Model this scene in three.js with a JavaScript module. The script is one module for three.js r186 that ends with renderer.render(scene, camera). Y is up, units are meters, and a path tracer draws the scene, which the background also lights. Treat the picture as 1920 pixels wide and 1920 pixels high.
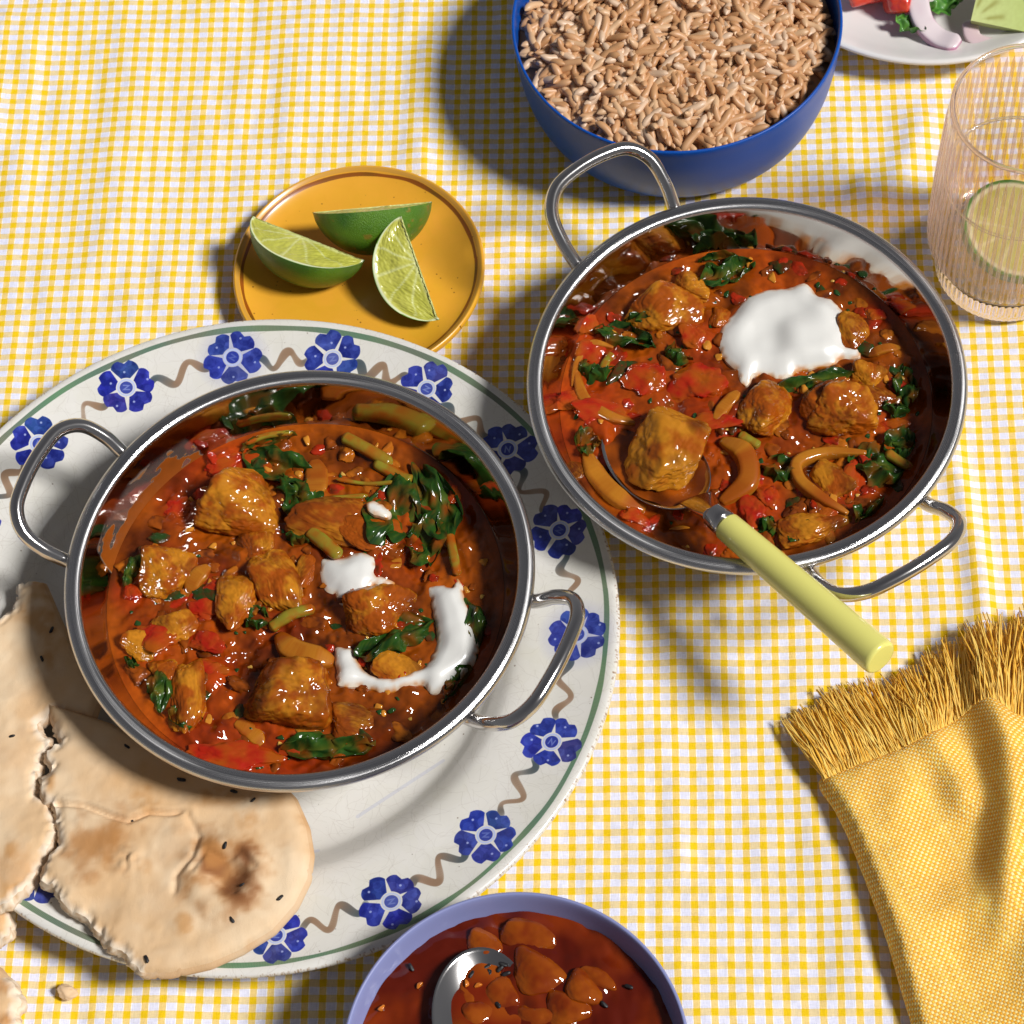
import * as THREE from 'three';
import { mergeGeometries, mergeVertices } from 'three/addons/utils/BufferGeometryUtils.js';

// ---------------------------------------------------------------- camera, light, exposure
const scene = new THREE.Scene();
const CAM_Y = 1.136, CAM_Z = 0.6245, FOCAL = 5192.07 / 960;
const camera = new THREE.PerspectiveCamera(2 * Math.atan(1 / FOCAL) * 180 / Math.PI, 1, 0.05, 60);
camera.rotation.order = 'YXZ';
camera.position.set(0, CAM_Y, CAM_Z);
camera.rotation.set(-61.2003 * Math.PI / 180, 0, -6.29408 * Math.PI / 180);
camera.updateMatrixWorld(true);
camera.focus = 1.24; camera.userData.fStop = 28;
scene.add(camera);

const sun = new THREE.DirectionalLight(new THREE.Color(1, 0.985, 0.97), 4.0);
const EL = 49 * Math.PI / 180, AZ = 20 * Math.PI / 180;
sun.position.set(Math.cos(EL) * Math.cos(AZ) * 2, Math.sin(EL) * 2, Math.cos(EL) * Math.sin(AZ) * 2);
sun.castShadow = true; sun.shadow.radius = 24; sun.shadow.mapSize.set(4096, 4096);
sun.shadow.camera.left = -0.6; sun.shadow.camera.right = 0.6; sun.shadow.camera.top = 0.6; sun.shadow.camera.bottom = -0.6; sun.shadow.camera.far = 5;
scene.add(sun, sun.target);
{ // plain sky: deeper blue overhead, paler towards the horizon
  const w = 64, h = 32, d = new Float32Array(w * h * 4);
  for (let y = 0; y < h; y++) for (let x = 0; x < w; x++) {
    const el = Math.max(0, (y + 0.5) / h * 2 - 1), k = Math.pow(1 - el, 1.6), i = (y * w + x) * 4;
    d[i] = 0.072 + 0.09 * k; d[i + 1] = 0.073 + 0.09 * k; d[i + 2] = 0.082 + 0.09 * k; d[i + 3] = 1;
  }
  const t = new THREE.DataTexture(d, w, h, THREE.RGBAFormat, THREE.FloatType);
  t.mapping = THREE.EquirectangularReflectionMapping; t.magFilter = THREE.LinearFilter; t.needsUpdate = true;
  scene.background = t; scene.environment = t;
}
const renderer = new THREE.WebGLRenderer({ antialias: true });
renderer.toneMapping = THREE.LinearToneMapping; renderer.toneMappingExposure = 1.04;
renderer.shadowMap.enabled = true;

// ---------------------------------------------------------------- helpers
let seed = 12345;
const rnd = () => { seed = (seed + 0x6D2B79F5) | 0; let t = Math.imul(seed ^ (seed >>> 15), 1 | seed); t = (t + Math.imul(t ^ (t >>> 7), 61 | t)) ^ t; return ((t ^ (t >>> 14)) >>> 0) / 4294967296; };
const rr = (a, b) => a + (b - a) * rnd();
const hash = (x, y, z) => { let h = Math.imul(x, 374761393) ^ Math.imul(y, 668265263) ^ Math.imul(z, 2147483647 ^ 0x2545F491); h = Math.imul(h ^ (h >>> 13), 1274126177); return ((h ^ (h >>> 16)) >>> 0) / 4294967296; };
function noise(x, y = 0, z = 0) {
  const X = Math.floor(x), Y = Math.floor(y), Z = Math.floor(z); x -= X; y -= Y; z -= Z;
  const s = (t) => t * t * (3 - 2 * t), u = s(x), v = s(y), w = s(z), L = (a, b, t) => a + (b - a) * t;
  return L(L(L(hash(X, Y, Z), hash(X + 1, Y, Z), u), L(hash(X, Y + 1, Z), hash(X + 1, Y + 1, Z), u), v),
    L(L(hash(X, Y, Z + 1), hash(X + 1, Y, Z + 1), u), L(hash(X, Y + 1, Z + 1), hash(X + 1, Y + 1, Z + 1), u), v), w) * 2 - 1;
}
const fbm = (x, y, z, o = 4) => { let a = 0.5, s = 0; for (let i = 0; i < o; i++) { s += a * noise(x, y, z); x *= 2.03; y *= 2.03; z *= 2.03; a *= 0.5; } return s; };
const clamp = (x, a = 0, b = 1) => Math.min(b, Math.max(a, x));
const sstep = (a, b, x) => { const t = clamp((x - a) / (b - a)); return t * t * (3 - 2 * t); };
const lerp = (a, b, t) => a + (b - a) * t;
const mix3 = (a, b, t) => [lerp(a[0], b[0], t), lerp(a[1], b[1], t), lerp(a[2], b[2], t)];
const V3 = (x, y, z) => new THREE.Vector3(x, y, z);
/** the point of the height-h plane that photograph pixel (px, py) of 1920 shows */
function at(px, py, h = 0) {
  const d = V3((px - 960) / 5192.07, -(py - 960) / 5192.07, -1).applyQuaternion(camera.quaternion), t = (h - CAM_Y) / d.y;
  return V3(d.x * t, h, CAM_Z + d.z * t);
}
const names = {};
const numbered = (n) => { const k = names[n] = (names[n] ?? -1) + 1; return k ? `${n}_${String(k).padStart(3, '0')}` : n; };
function tag(o, label, category, group, kind) {
  if (label) o.userData.label = label; if (category) o.userData.category = category;
  if (group) o.userData.group = group; if (kind) o.userData.kind = kind; return o;
}
function thing(name, label, category, pos, group) { const o = new THREE.Group(); o.name = numbered(name); o.position.copy(pos); scene.add(o); return tag(o, label, category, group); }
/** a mesh whose geometry is in world coordinates, put under a parent that is only moved */
function part(name, geo, mat, parent, label) {
  const m = new THREE.Mesh(geo, mat); m.name = parent === scene ? numbered(name) : name; m.castShadow = m.receiveShadow = true;
  if (parent !== scene) { parent.updateMatrixWorld(true); m.position.copy(parent.getWorldPosition(V3(0, 0, 0))).negate(); }
  if (label) m.userData.label = label;
  parent.add(m); return m;
}
function geom(pos, idx, col, uv) {
  const g = new THREE.BufferGeometry();
  g.setAttribute('position', new THREE.Float32BufferAttribute(pos, 3));
  if (col) g.setAttribute('color', new THREE.Float32BufferAttribute(col, 3));
  if (uv) g.setAttribute('uv', new THREE.Float32BufferAttribute(uv, 2));
  g.setIndex(idx); g.computeVertexNormals(); return g;
}
const phys = (o) => new THREE.MeshPhysicalMaterial(o);
const rgb = (r, g, b) => new THREE.Color().setRGB(r, g, b);

/** lathe about the vertical through c, profile points [r, y] with y above c.y; wob(theta, r, y) scales the radius */
function lathe(profile, c, segs = 128, smooth = true, wob, uvf) {
  let pts = profile;
  if (smooth) pts = new THREE.CatmullRomCurve3(profile.map((p) => V3(p[0], p[1], 0)), false, 'centripetal').getPoints(profile.length * 6).map((p) => [Math.max(0, p.x), p.y]);
  const n = pts.length, pos = [], idx = [], uv = [];
  for (let i = 0; i <= segs; i++) {
    const th = i / segs * Math.PI * 2;
    for (let j = 0; j < n; j++) {
      const k = wob ? wob(th, pts[j][0], pts[j][1]) : 1, r = pts[j][0] * k;
      pos.push(c.x + Math.cos(th) * r, c.y + pts[j][1], c.z + Math.sin(th) * r);
      if (uvf) uv.push(...uvf(Math.cos(th) * r, Math.sin(th) * r, pts[j][1])); else uv.push(i / segs, j / (n - 1));
    }
  }
  for (let i = 0; i < segs; i++) for (let j = 0; j < n - 1; j++) { const a = i * n + j, b = a + n; idx.push(a, a + 1, b, b, a + 1, b + 1); }
  const g = geom(pos, idx, null, uv), N = g.attributes.normal;
  for (let j = 0; j < n; j++) { // join the seam
    const a = j, b = segs * n + j, v = V3(N.getX(a) + N.getX(b), N.getY(a) + N.getY(b), N.getZ(a) + N.getZ(b)).normalize();
    N.setXYZ(a, v.x, v.y, v.z); N.setXYZ(b, v.x, v.y, v.z);
  }
  return g;
}
/** an elliptical section (half widths a(t) across, b(t) along up) swept along points, ends closed */
function sweep(points, a, b, up = V3(0, 1, 0), n = 24, m = 10, col, box = 1) {
  const c = new THREE.CatmullRomCurve3(points, false, 'centripetal'), pos = [], idx = [], cl = [];
  for (let i = 0; i <= n; i++) {
    const t = i / n, P = c.getPoint(t), T = c.getTangent(t), B = V3(0, 0, 0).crossVectors(T, up).normalize(), N = V3(0, 0, 0).crossVectors(B, T);
    const A0 = typeof a === 'function' ? a(t) : a, A = A0, H = typeof b === 'function' ? b(t) : b;
    for (let j = 0; j < m; j++) {
      const th = j / m * Math.PI * 2, sq = (v) => Math.sign(v) * Math.pow(Math.abs(v), box), q = P.clone().addScaledVector(B, A * sq(Math.cos(th))).addScaledVector(N, H * sq(Math.sin(th)));
      pos.push(q.x, q.y, q.z); if (col) cl.push(...col(t, th, q));
    }
  }
  for (let i = 0; i < n; i++) for (let j = 0; j < m; j++) { const p = i * m + j, q = i * m + (j + 1) % m; idx.push(p, q, p + m, p + m, q, q + m); }
  for (const [i, s] of [[0, 1], [n, -1]]) {
    const P = c.getPoint(i / n), k = pos.length / 3; pos.push(P.x, P.y, P.z); if (col) cl.push(...col(i / n, 0, P));
    for (let j = 0; j < m; j++) { const p = i * m + j, q = i * m + (j + 1) % m; s > 0 ? idx.push(k, q, p) : idx.push(k, p, q); }
  }
  return geom(pos, idx, col ? cl : null);
}
const tubeEnds = (r, e = 0.08) => (t) => r * Math.sqrt(clamp(Math.min(t, 1 - t) / e + 0.02));

/** signed distance (+ inside) of (x, z) to polygon [[x, z, flag]], with the nearest edge's point and flag */
function inPoly(P, x, z) {
  let best = 1e9, bx = 0, bz = 0, fl = 0, inside = false;
  for (let i = 0, j = P.length - 1; i < P.length; j = i++) {
    const [ax, az, af = 0] = P[j], [cx, cz, cf = 0] = P[i], dx = cx - ax, dz = cz - az, t = clamp(((x - ax) * dx + (z - az) * dz) / (dx * dx + dz * dz || 1e-12));
    const qx = ax + dx * t, qz = az + dz * t, d = (x - qx) ** 2 + (z - qz) ** 2;
    if (d < best) { best = d; bx = qx; bz = qz; fl = lerp(af, cf, t); }
    if ((az > z) !== (cz > z) && x < (cx - ax) * (z - az) / (cz - az) + ax) inside = !inside;
  }
  const d = Math.sqrt(best); return [inside ? d : -d, bx, bz, fl];
}
const lineDist = (L, x, z) => { let b = 1e9, tt = 0; for (let i = 0; i + 1 < L.length; i++) { const [ax, az] = L[i], [cx, cz] = L[i + 1], dx = cx - ax, dz = cz - az, t = clamp(((x - ax) * dx + (z - az) * dz) / (dx * dx + dz * dz)); const d = Math.hypot(x - ax - dx * t, z - az - dz * t); if (d < b) { b = d; tt = (i + t) / (L.length - 1); } } return [b, tt]; };
const pxPoly = (list, h) => list.map(([x, y, f]) => { const p = at(x, y, h); return [p.x, p.z, f ?? 0]; });
/** a closed slab over a polygon: top(x, z, d) and bottom(x, z, d) heights, rough or round side walls */
function slab(P, cell, top, bottom, color, side = 0.001, rows = 4, uvf) {
  let x0 = 1e9, x1 = -1e9, z0 = 1e9, z1 = -1e9;
  for (const [x, z] of P) { x0 = Math.min(x0, x); x1 = Math.max(x1, x); z0 = Math.min(z0, z); z1 = Math.max(z1, z); }
  x0 -= cell; z0 -= cell; const nx = Math.ceil((x1 - x0) / cell) + 2, nz = Math.ceil((z1 - z0) / cell) + 2, id = new Int32Array(nx * nz).fill(-1), V = [];
  for (let j = 0; j < nz; j++) for (let i = 0; i < nx; i++) {
    let x = x0 + i * cell, z = z0 + j * cell, [d, bx, bz, f] = inPoly(P, x, z);
    if (d < -0.55 * cell) continue;
    if (d < 0.4 * cell) { x = bx; z = bz; d = 0; }
    id[j * nx + i] = V.length; V.push([x, z, d, f]);
  }
  const tri = [];
  for (let j = 0; j + 1 < nz; j++) for (let i = 0; i + 1 < nx; i++) {
    const a = id[j * nx + i], b = id[j * nx + i + 1], c = id[(j + 1) * nx + i], d = id[(j + 1) * nx + i + 1];
    if (a >= 0 && b >= 0 && c >= 0 && d >= 0) tri.push(a, c, b, b, c, d);
    else if (a >= 0 && b >= 0 && c >= 0) tri.push(a, c, b); else if (b >= 0 && c >= 0 && d >= 0) tri.push(b, c, d);
    else if (a >= 0 && b >= 0 && d >= 0) tri.push(a, d, b); else if (a >= 0 && c >= 0 && d >= 0) tri.push(a, c, d);
  }
  const pos = [], col = [], idx = [...tri], n = V.length, uv = [];
  const put = (x, y, z, v, k, t) => { pos.push(x, y, z); col.push(...color(x, z, v[2], v[3], k, t, y)); if (uvf) uv.push(...uvf(x, y, z)); };
  for (const v of V) put(v[0], top(v[0], v[1], v[2], v[3]), v[1], v, 'top', 0);
  for (const v of V) put(v[0], bottom(v[0], v[1], v[2], v[3]), v[1], v, 'bottom', 1);
  for (let i = 0; i < tri.length; i += 3) idx.push(tri[i] + n, tri[i + 2] + n, tri[i + 1] + n);
  const edges = new Map();
  for (let i = 0; i < tri.length; i += 3) for (const [a, b] of [[tri[i], tri[i + 1]], [tri[i + 1], tri[i + 2]], [tri[i + 2], tri[i]]]) { const k = b * n + a; if (edges.has(k)) edges.delete(k); else edges.set(a * n + b, [a, b]); }
  const ring = new Map();
  const wall = (v) => {
    if (ring.has(v)) return ring.get(v);
    const [x, z] = V[v], e = 0.0004, gx = inPoly(P, x + e, z)[0] - inPoly(P, x - e, z)[0], gz = inPoly(P, x, z + e)[0] - inPoly(P, x, z - e)[0], l = Math.hypot(gx, gz) || 1;
    const yt = pos[v * 3 + 1], yb = pos[(v + n) * 3 + 1], out = [];
    for (let r = 0; r <= rows; r++) {
      const t = r / rows, y = lerp(yt, yb, t), rough = V[v][3], o = side * Math.sin(Math.PI * t) + rough * 0.0012 * noise(x * 900, y * 900, z * 900) * Math.sin(Math.PI * clamp(t * 1.2));
      out.push(pos.length / 3); put(x - gx / l * o, y, z - gz / l * o, V[v], 'side', t);
    }
    ring.set(v, out); return out;
  };
  for (const [a, b] of edges.values()) { const A = wall(a), B = wall(b); for (let r = 0; r < rows; r++) idx.push(A[r], A[r + 1], B[r], B[r], A[r + 1], B[r + 1]); }
  return geom(pos, idx, col, uvf ? uv : null);
}
/** ragged outline: edges whose both ends are flagged get fine fractal jitter */
function ragged(P, amp = 0.0013, step = 0.0010) {
  const out = [];
  for (let i = 0; i < P.length; i++) {
    const a = P[i], b = P[(i + 1) % P.length], L = Math.hypot(b[0] - a[0], b[1] - a[1]), torn = a[2] && b[2], n = torn ? Math.ceil(L / step) : Math.ceil(L / 0.004), nx = -(b[1] - a[1]) / L, nz = (b[0] - a[0]) / L;
    for (let k = 0; k < n; k++) { const t = k / n, x = lerp(a[0], b[0], t), z = lerp(a[1], b[1], t), o = torn ? amp * 2 * fbm(x * 260, z * 260, 3.3, 3) * Math.min(1, 4 * Math.min(t, 1 - t) + 0.3) : 0; out.push([x + nx * o, z + nz * o, torn ? 1 : lerp(a[2], b[2], t) * 0.5]); }
  }
  return out;
}
/** a chopped, rounded lump: random flat facets, fibres and lumps; color(p, n) in its own axes */
function lump(sx, sy, sz, o = {}) {
  const { facets = 9, sharp = 9, rough = 0.05, fibre = 0, detail = 16, color, seedAt = rnd() * 1000 } = o;
  const g0 = new THREE.IcosahedronGeometry(1, detail); g0.deleteAttribute('uv'); g0.deleteAttribute('normal');
  const g = mergeVertices(g0, 1e-5), p = g.attributes.position, N = [];
  for (let i = 0; i < facets; i++) { const y = 1 - 2 * (i + 0.5) / facets, a = i * 2.39996 + rr(-0.5, 0.5), s = Math.sqrt(1 - y * y); N.push([V3(s * Math.cos(a), y + rr(-0.2, 0.2), s * Math.sin(a)).normalize(), rr(0.72, 0.98)]); }
  const fd = V3(rr(-1, 1), rr(-0.3, 0.3), rr(-1, 1)).normalize(), v = V3(0, 0, 0), f2 = V3(0, 0, 0).crossVectors(fd, V3(0, 1, 0)).normalize(), f3 = V3(0, 0, 0).crossVectors(fd, f2);
  const cav = [];
  for (let i = 0; i < p.count; i++) {
    v.fromBufferAttribute(p, i); let s = 0;
    for (const [n, d] of N) s += Math.pow(Math.max(0, n.dot(v)) / d, sharp);
    let r = Math.pow(s + 0.02, -1 / sharp); r = Math.min(r, 1.3);
    r *= 1 + rough * 2 * fbm(v.x * 1.7 + seedAt, v.y * 1.7, v.z * 1.7, 3) + rough * 0.55 * fbm(v.x * 6 + seedAt, v.y * 6, v.z * 6, 3);
    if (fibre) { const w0 = 0.9 * noise(v.dot(fd) * 2.5, seedAt), h1 = noise(v.dot(f2) * 8 + seedAt + w0, v.dot(f3) * 8, v.dot(fd) * 1.3), h2 = noise(v.dot(f2) * 22 + w0 * 2, v.dot(f3) * 22, v.dot(fd) * 2.4 + seedAt); r *= 1 + fibre * (1.2 * h1 + 0.7 * h2) - fibre * 2.2 * Math.pow(1 - Math.abs(h1), 8); cav.push(0.5 + 0.5 * h1 + 0.35 * h2); }
    p.setXYZ(i, v.x * r * sx, v.y * r * sy, v.z * r * sz);
  }
  g.computeVertexNormals();
  if (color) {
    const c = new Float32Array(p.count * 3), nn = g.attributes.normal, q = V3(0, 0, 0);
    for (let i = 0; i < p.count; i++) { v.fromBufferAttribute(p, i); q.fromBufferAttribute(nn, i); c.set(color(v, q, seedAt, cav[i] ?? 0.5), i * 3); }
    g.setAttribute('color', new THREE.BufferAttribute(c, 3));
  }
  return g;
}
const placed = (g, pos, yaw = 0, pitch = 0, roll = 0) => { g.applyMatrix4(new THREE.Matrix4().compose(pos, new THREE.Quaternion().setFromEuler(new THREE.Euler(pitch, yaw, roll, 'YXZ')), V3(1, 1, 1))); return g; };

// ---------------------------------------------------------------- textures
function dataTex(w, h, f, srgb) {
  const d = new Uint8Array(w * h * 4);
  for (let y = 0; y < h; y++) for (let x = 0; x < w; x++) { const c = f(x, y), i = (y * w + x) * 4; d[i] = clamp(c[0], 0, 255); d[i + 1] = clamp(c[1], 0, 255); d[i + 2] = clamp(c[2], 0, 255); d[i + 3] = 255; }
  const t = new THREE.DataTexture(d, w, h); t.wrapS = t.wrapT = THREE.RepeatWrapping; t.magFilter = THREE.LinearFilter; t.minFilter = THREE.LinearMipmapLinearFilter; t.generateMipmaps = true;
  if (srgb) t.colorSpace = THREE.SRGBColorSpace; t.needsUpdate = true; return t;
}
const clone = (t, rx, ry = rx) => { const c = t.clone(); c.repeat.set(rx, ry); c.needsUpdate = true; return c; };
const wrapNoise = (x, y, n, s = 0) => { const f = x / n, g = y / n, A = Math.PI * 2, k = n / (A * 1); return noise(Math.cos(f * A) * k * 0.5 + s, Math.sin(f * A) * k * 0.5 + 9, Math.cos(g * A) * k * 0.5 + 40 * Math.sin(g * A) / 40 * k * 0.013 + Math.sin(g * A) * k * 0.5); };
const fineTex = dataTex(512, 512, (x, y) => { const v = 128 + 60 * noise(x * 0.5, y * 0.5, 1) + 45 * noise(x * 0.19, y * 0.19, 5) + 30 * noise(x * 0.06, y * 0.06, 9); return [v, v, v]; });
const PER = 16, CELL = 96;
const stripe = (t, w) => Math.abs(((t % 1) + 1) % 1 - 0.5) < w / 2;
const gingham = dataTex(PER * CELL, PER * CELL, (x, y) => {
  const iu = Math.floor(x / CELL), iv = Math.floor(y / CELL), u = x / CELL, v = y / CELL;
  const ju = u + 0.010 * noise(y * 0.06, iu * 7.1, 3), jv = v + 0.014 * noise(x * 0.05, iv * 5.3, 8);
  const a = stripe(ju, 0.39), b = stripe(jv, 0.485), thread = ((x >> 1) + (y >> 1)) & 1;
  const du = Math.abs(((ju % 1) + 1) % 1 - 0.5);
  const edge = du > 0.195 && du < 0.25;
  let c;
  if (a && b) c = [239, 198, 0]; else if (a) c = thread ? [246, 216, 150] : [241, 207, 116];
  else if (b) c = edge ? [246, 215, 140] : (thread ? [238, 219, 180] : [233, 206, 142]); else c = edge ? [248, 246, 250] : [229, 229, 247];
  const k = 1 + 0.035 * noise(x * 0.45, y * 0.04, 2) + 0.03 * noise(x * 0.05, y * 0.45, 4) + 0.02 * noise(x * 0.02, y * 0.02, 6) + 0.015 * (hash(x, y, 3) - 0.5) + 0.02 * (hash(iu, iv, 9) - 0.5);
  return [c[0] * k, c[1] * k, c[2] * k];
}, true);
const weaveBump = dataTex(512, 512, (x, y) => { // 64 threads each way
  const s = (t) => Math.abs(Math.sin(t * Math.PI / 8)), over = ((x >> 3) + (y >> 3)) & 1, v = 90 + 110 * (over ? s(x) * (0.6 + 0.4 * s(y)) : s(y) * (0.6 + 0.4 * s(x))) + 40 * noise(x * 0.1, y * 0.02, 1) + 40 * noise(x * 0.02, y * 0.1, 2); return [v, v, v];
});
const napkinTex = dataTex(512, 512, (x, y) => { // coarse panama weave of gold and pale threads, 48 each way
  const P = 512 / 48, i = Math.floor(x / P), j = Math.floor(y / P), over = (i + j) & 1, fx = x / P - i, fy = y / P - j, hi = hash(i, over ? 0 : j, 5);
  const rim = Math.min(fx, 1 - fx, fy, 1 - fy), c = over ? mix3([232, 158, 26], [243, 184, 62], hi) : mix3([248, 206, 124], [252, 222, 162], hi);
  const k = 0.86 + 0.24 * sstep(0, 0.3, rim) + 0.05 * noise(x * 0.03, y * 0.5, 1) + 0.05 * noise(x * 0.01, y * 0.01, 4); return [c[0] * k, c[1] * k, c[2] * k * 0.95];
}, true);
const scratch = dataTex(512, 512, (x, y) => { const v = 96 + 60 * noise(x * 0.015, y * 0.7, 3) + 40 * noise(x * 0.05, y * 0.05, 1); return [v, v, v]; });

// ---------------------------------------------------------------- materials
const M = {
  steel: phys({ color: rgb(0.62, 0.60, 0.585), metalness: 1, roughness: 0.13 }),
  brushed: phys({ color: rgb(0.62, 0.61, 0.605), metalness: 1, anisotropy: 0.8, roughness: 0.62, roughnessMap: scratch, bumpMap: clone(scratch, 1, 3), bumpScale: 0.00003 }),
  sauce: phys({ vertexColors: true, roughness: 0.6, specularIntensity: 0.05, clearcoat: 0.75, clearcoatRoughness: 0.03, bumpMap: clone(fineTex, 0.5), bumpScale: 0.00002 }),
  wet: phys({ vertexColors: true, roughness: 0.6, specularIntensity: 0.1, clearcoat: 0.7, clearcoatRoughness: 0.05 }),
  onion: phys({ vertexColors: true, roughness: 0.5, specularIntensity: 0.2, transmission: 0.12, thickness: 0, clearcoat: 0.75, clearcoatRoughness: 0.05 }),
  leaf: phys({ vertexColors: true, roughness: 0.6, specularIntensity: 0.1, clearcoat: 0.42, clearcoatRoughness: 0.14, side: THREE.DoubleSide }),
  yogurt: phys({ vertexColors: true, roughness: 0.3, clearcoat: 0.5, clearcoatRoughness: 0.12 }),
  naan: phys({ vertexColors: true, roughness: 0.85, bumpMap: clone(fineTex, 40), bumpScale: 0.00012 }),
  seed: phys({ color: rgb(0.012, 0.011, 0.012), roughness: 0.5 }),
};

// ---------------------------------------------------------------- tablecloth
const ridges = [ // soft folds in the cloth: pixels, half width m, height m
  [[[1770, 800], [1800, 900], [1828, 1010], [1842, 1120], [1850, 1220]], 0.006, 0.0036],
  [[[1590, 330], [1640, 370], [1690, 330], [1720, 260], [1730, 180]], 0.009, 0.0035],
  [[[20, 0], [5, 120], [-30, 300]], 0.012, 0.003], [[[75, 0], [50, 200], [20, 420]], 0.008, 0.0016], [[[265, 0], [230, 260], [190, 560]], 0.014, 0.0014],
  [[[800, 60], [790, 200], [780, 330]], 0.010, 0.002], [[[1255, 1330], [1265, 1500], [1280, 1660]], 0.006, 0.0008],
  [[[1560, 1560], [1600, 1700], [1610, 1900]], 0.01, 0.0015], [[[560, 0], [540, 160], [520, 300]], 0.012, 0.0012],
].map(([l, w, h]) => [l.map(([x, y]) => { const p = at(x, y); return [p.x, p.z]; }), w, h]);
const clothY = (x, z) => {
  let y = 0.0009 * noise(x * 30 + 5, z * 11, 1) + 0.0005 * noise(x * 75, z * 40, 2) + 0.00018 * noise(x * 300, z * 190, 3) + 0.0005 * Math.max(0, noise(x * 46 + z * 14, z * 30 - x * 20, 9)) ** 2 + 0.0004 * noise(x * 120, z * 26, 12);
  for (const [l, w, h] of ridges) { const [d, t] = lineDist(l, x, z); if (d < 3 * w) y += h * Math.exp(-((d / w) ** 2)) * sstep(0, 0.15, t) * sstep(0, 0.15, 1 - t); }
  return y - 0.0015;
};
{
  const N = 440, S = 1.5, pos = [], uv = [], idx = [];
  const o = at(1200.8, 1294.2);
  for (let j = 0; j <= N; j++) for (let i = 0; i <= N; i++) {
    const q = (t) => { const s = t * 2 - 1; return 0.5 * S * (0.62 * s + 0.38 * s * s * s); };
    const x = q(i / N), z = q(j / N) - 0.02, dx = x - o.x, dz = z - o.z, s = (z - 0.0) / 1;
    const e = 0.0006 * fbm(x * 14, z * 14, 7, 2);
    const det = 7.6e-3 * 1 - (-0.112) * 0.106 * 7.6e-3, a = (dx + 0.112 * dz) / det; // along the rows
    const v = (dz - 0.106 * dx), w = 149.5 * v - 13 * ((z - 0.02) ** 2 - (o.z - 0.02) ** 2);
    pos.push(x, clothY(x, z), z); uv.push((a + 0.5 + e * 200) / PER, (w + 0.5 + e * 200) / PER);
  }
  for (let j = 0; j < N; j++) for (let i = 0; i < N; i++) { const a = j * (N + 1) + i, b = a + N + 1; idx.push(a, b, a + 1, a + 1, b, b + 1); }
  const cloth = part('tablecloth', geom(pos, idx, null, uv), phys({ map: gingham, bumpMap: clone(weaveBump, 6), bumpScale: 0.00012, roughness: 0.92, sheen: 0.25, sheenRoughness: 0.7 }), scene);
  tag(cloth, 'yellow and white gingham cotton tablecloth spread under all the dishes', 'tablecloth');
  const table = new THREE.Mesh(new THREE.BoxGeometry(1.62, 0.04, 1.62), phys({ color: rgb(0.25, 0.15, 0.08), roughness: 0.7 })); table.position.set(0, -0.0275, -0.02); table.name = 'table_top'; table.receiveShadow = true;
  tag(table, null, null, null, 'structure'); scene.add(table);
}

// ---------------------------------------------------------------- big flowered plate
const PR = 0.1647, plateC = at(493, 1218, 0.0255); plateC.y = 0;
{ const k = CAM_Y - 0.0255; plateC.x = -0.1094 * k; plateC.z = -0.5099 * k + CAM_Z; }
const plateTop = [[0, 0.0060], [0.06, 0.0060], [0.098, 0.0066], [0.106, 0.0088], [0.1125, 0.0140], [0.120, 0.0186], [0.14, 0.0215], [0.156, 0.0248], [0.1618, 0.0262], [0.1642, 0.0256], [PR, 0.0238], [0.1636, 0.0216], [0.158, 0.0195], [0.14, 0.0155], [0.122, 0.0105], [0.108, 0.0030], [0.098, 0.0003], [0.09, 0.0003], [0, 0.001]];
const plateY = (x, z) => { const r = Math.hypot(x - plateC.x, z - plateC.z); for (let i = 0; i < 9; i++) if (r <= plateTop[i + 1][0]) return lerp(plateTop[i][1], plateTop[i + 1][1], (r - plateTop[i][0]) / (plateTop[i + 1][0] - plateTop[i][0])); return 0; };
const flowersPx = [[67, 828], [237, 728], [437, 675], [627, 665], [805, 725], [958, 840], [1053, 995], [1090, 1192], [1027, 1390], [903, 1560], [728, 1680], [517, 1738], [70, 1650]];
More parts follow.
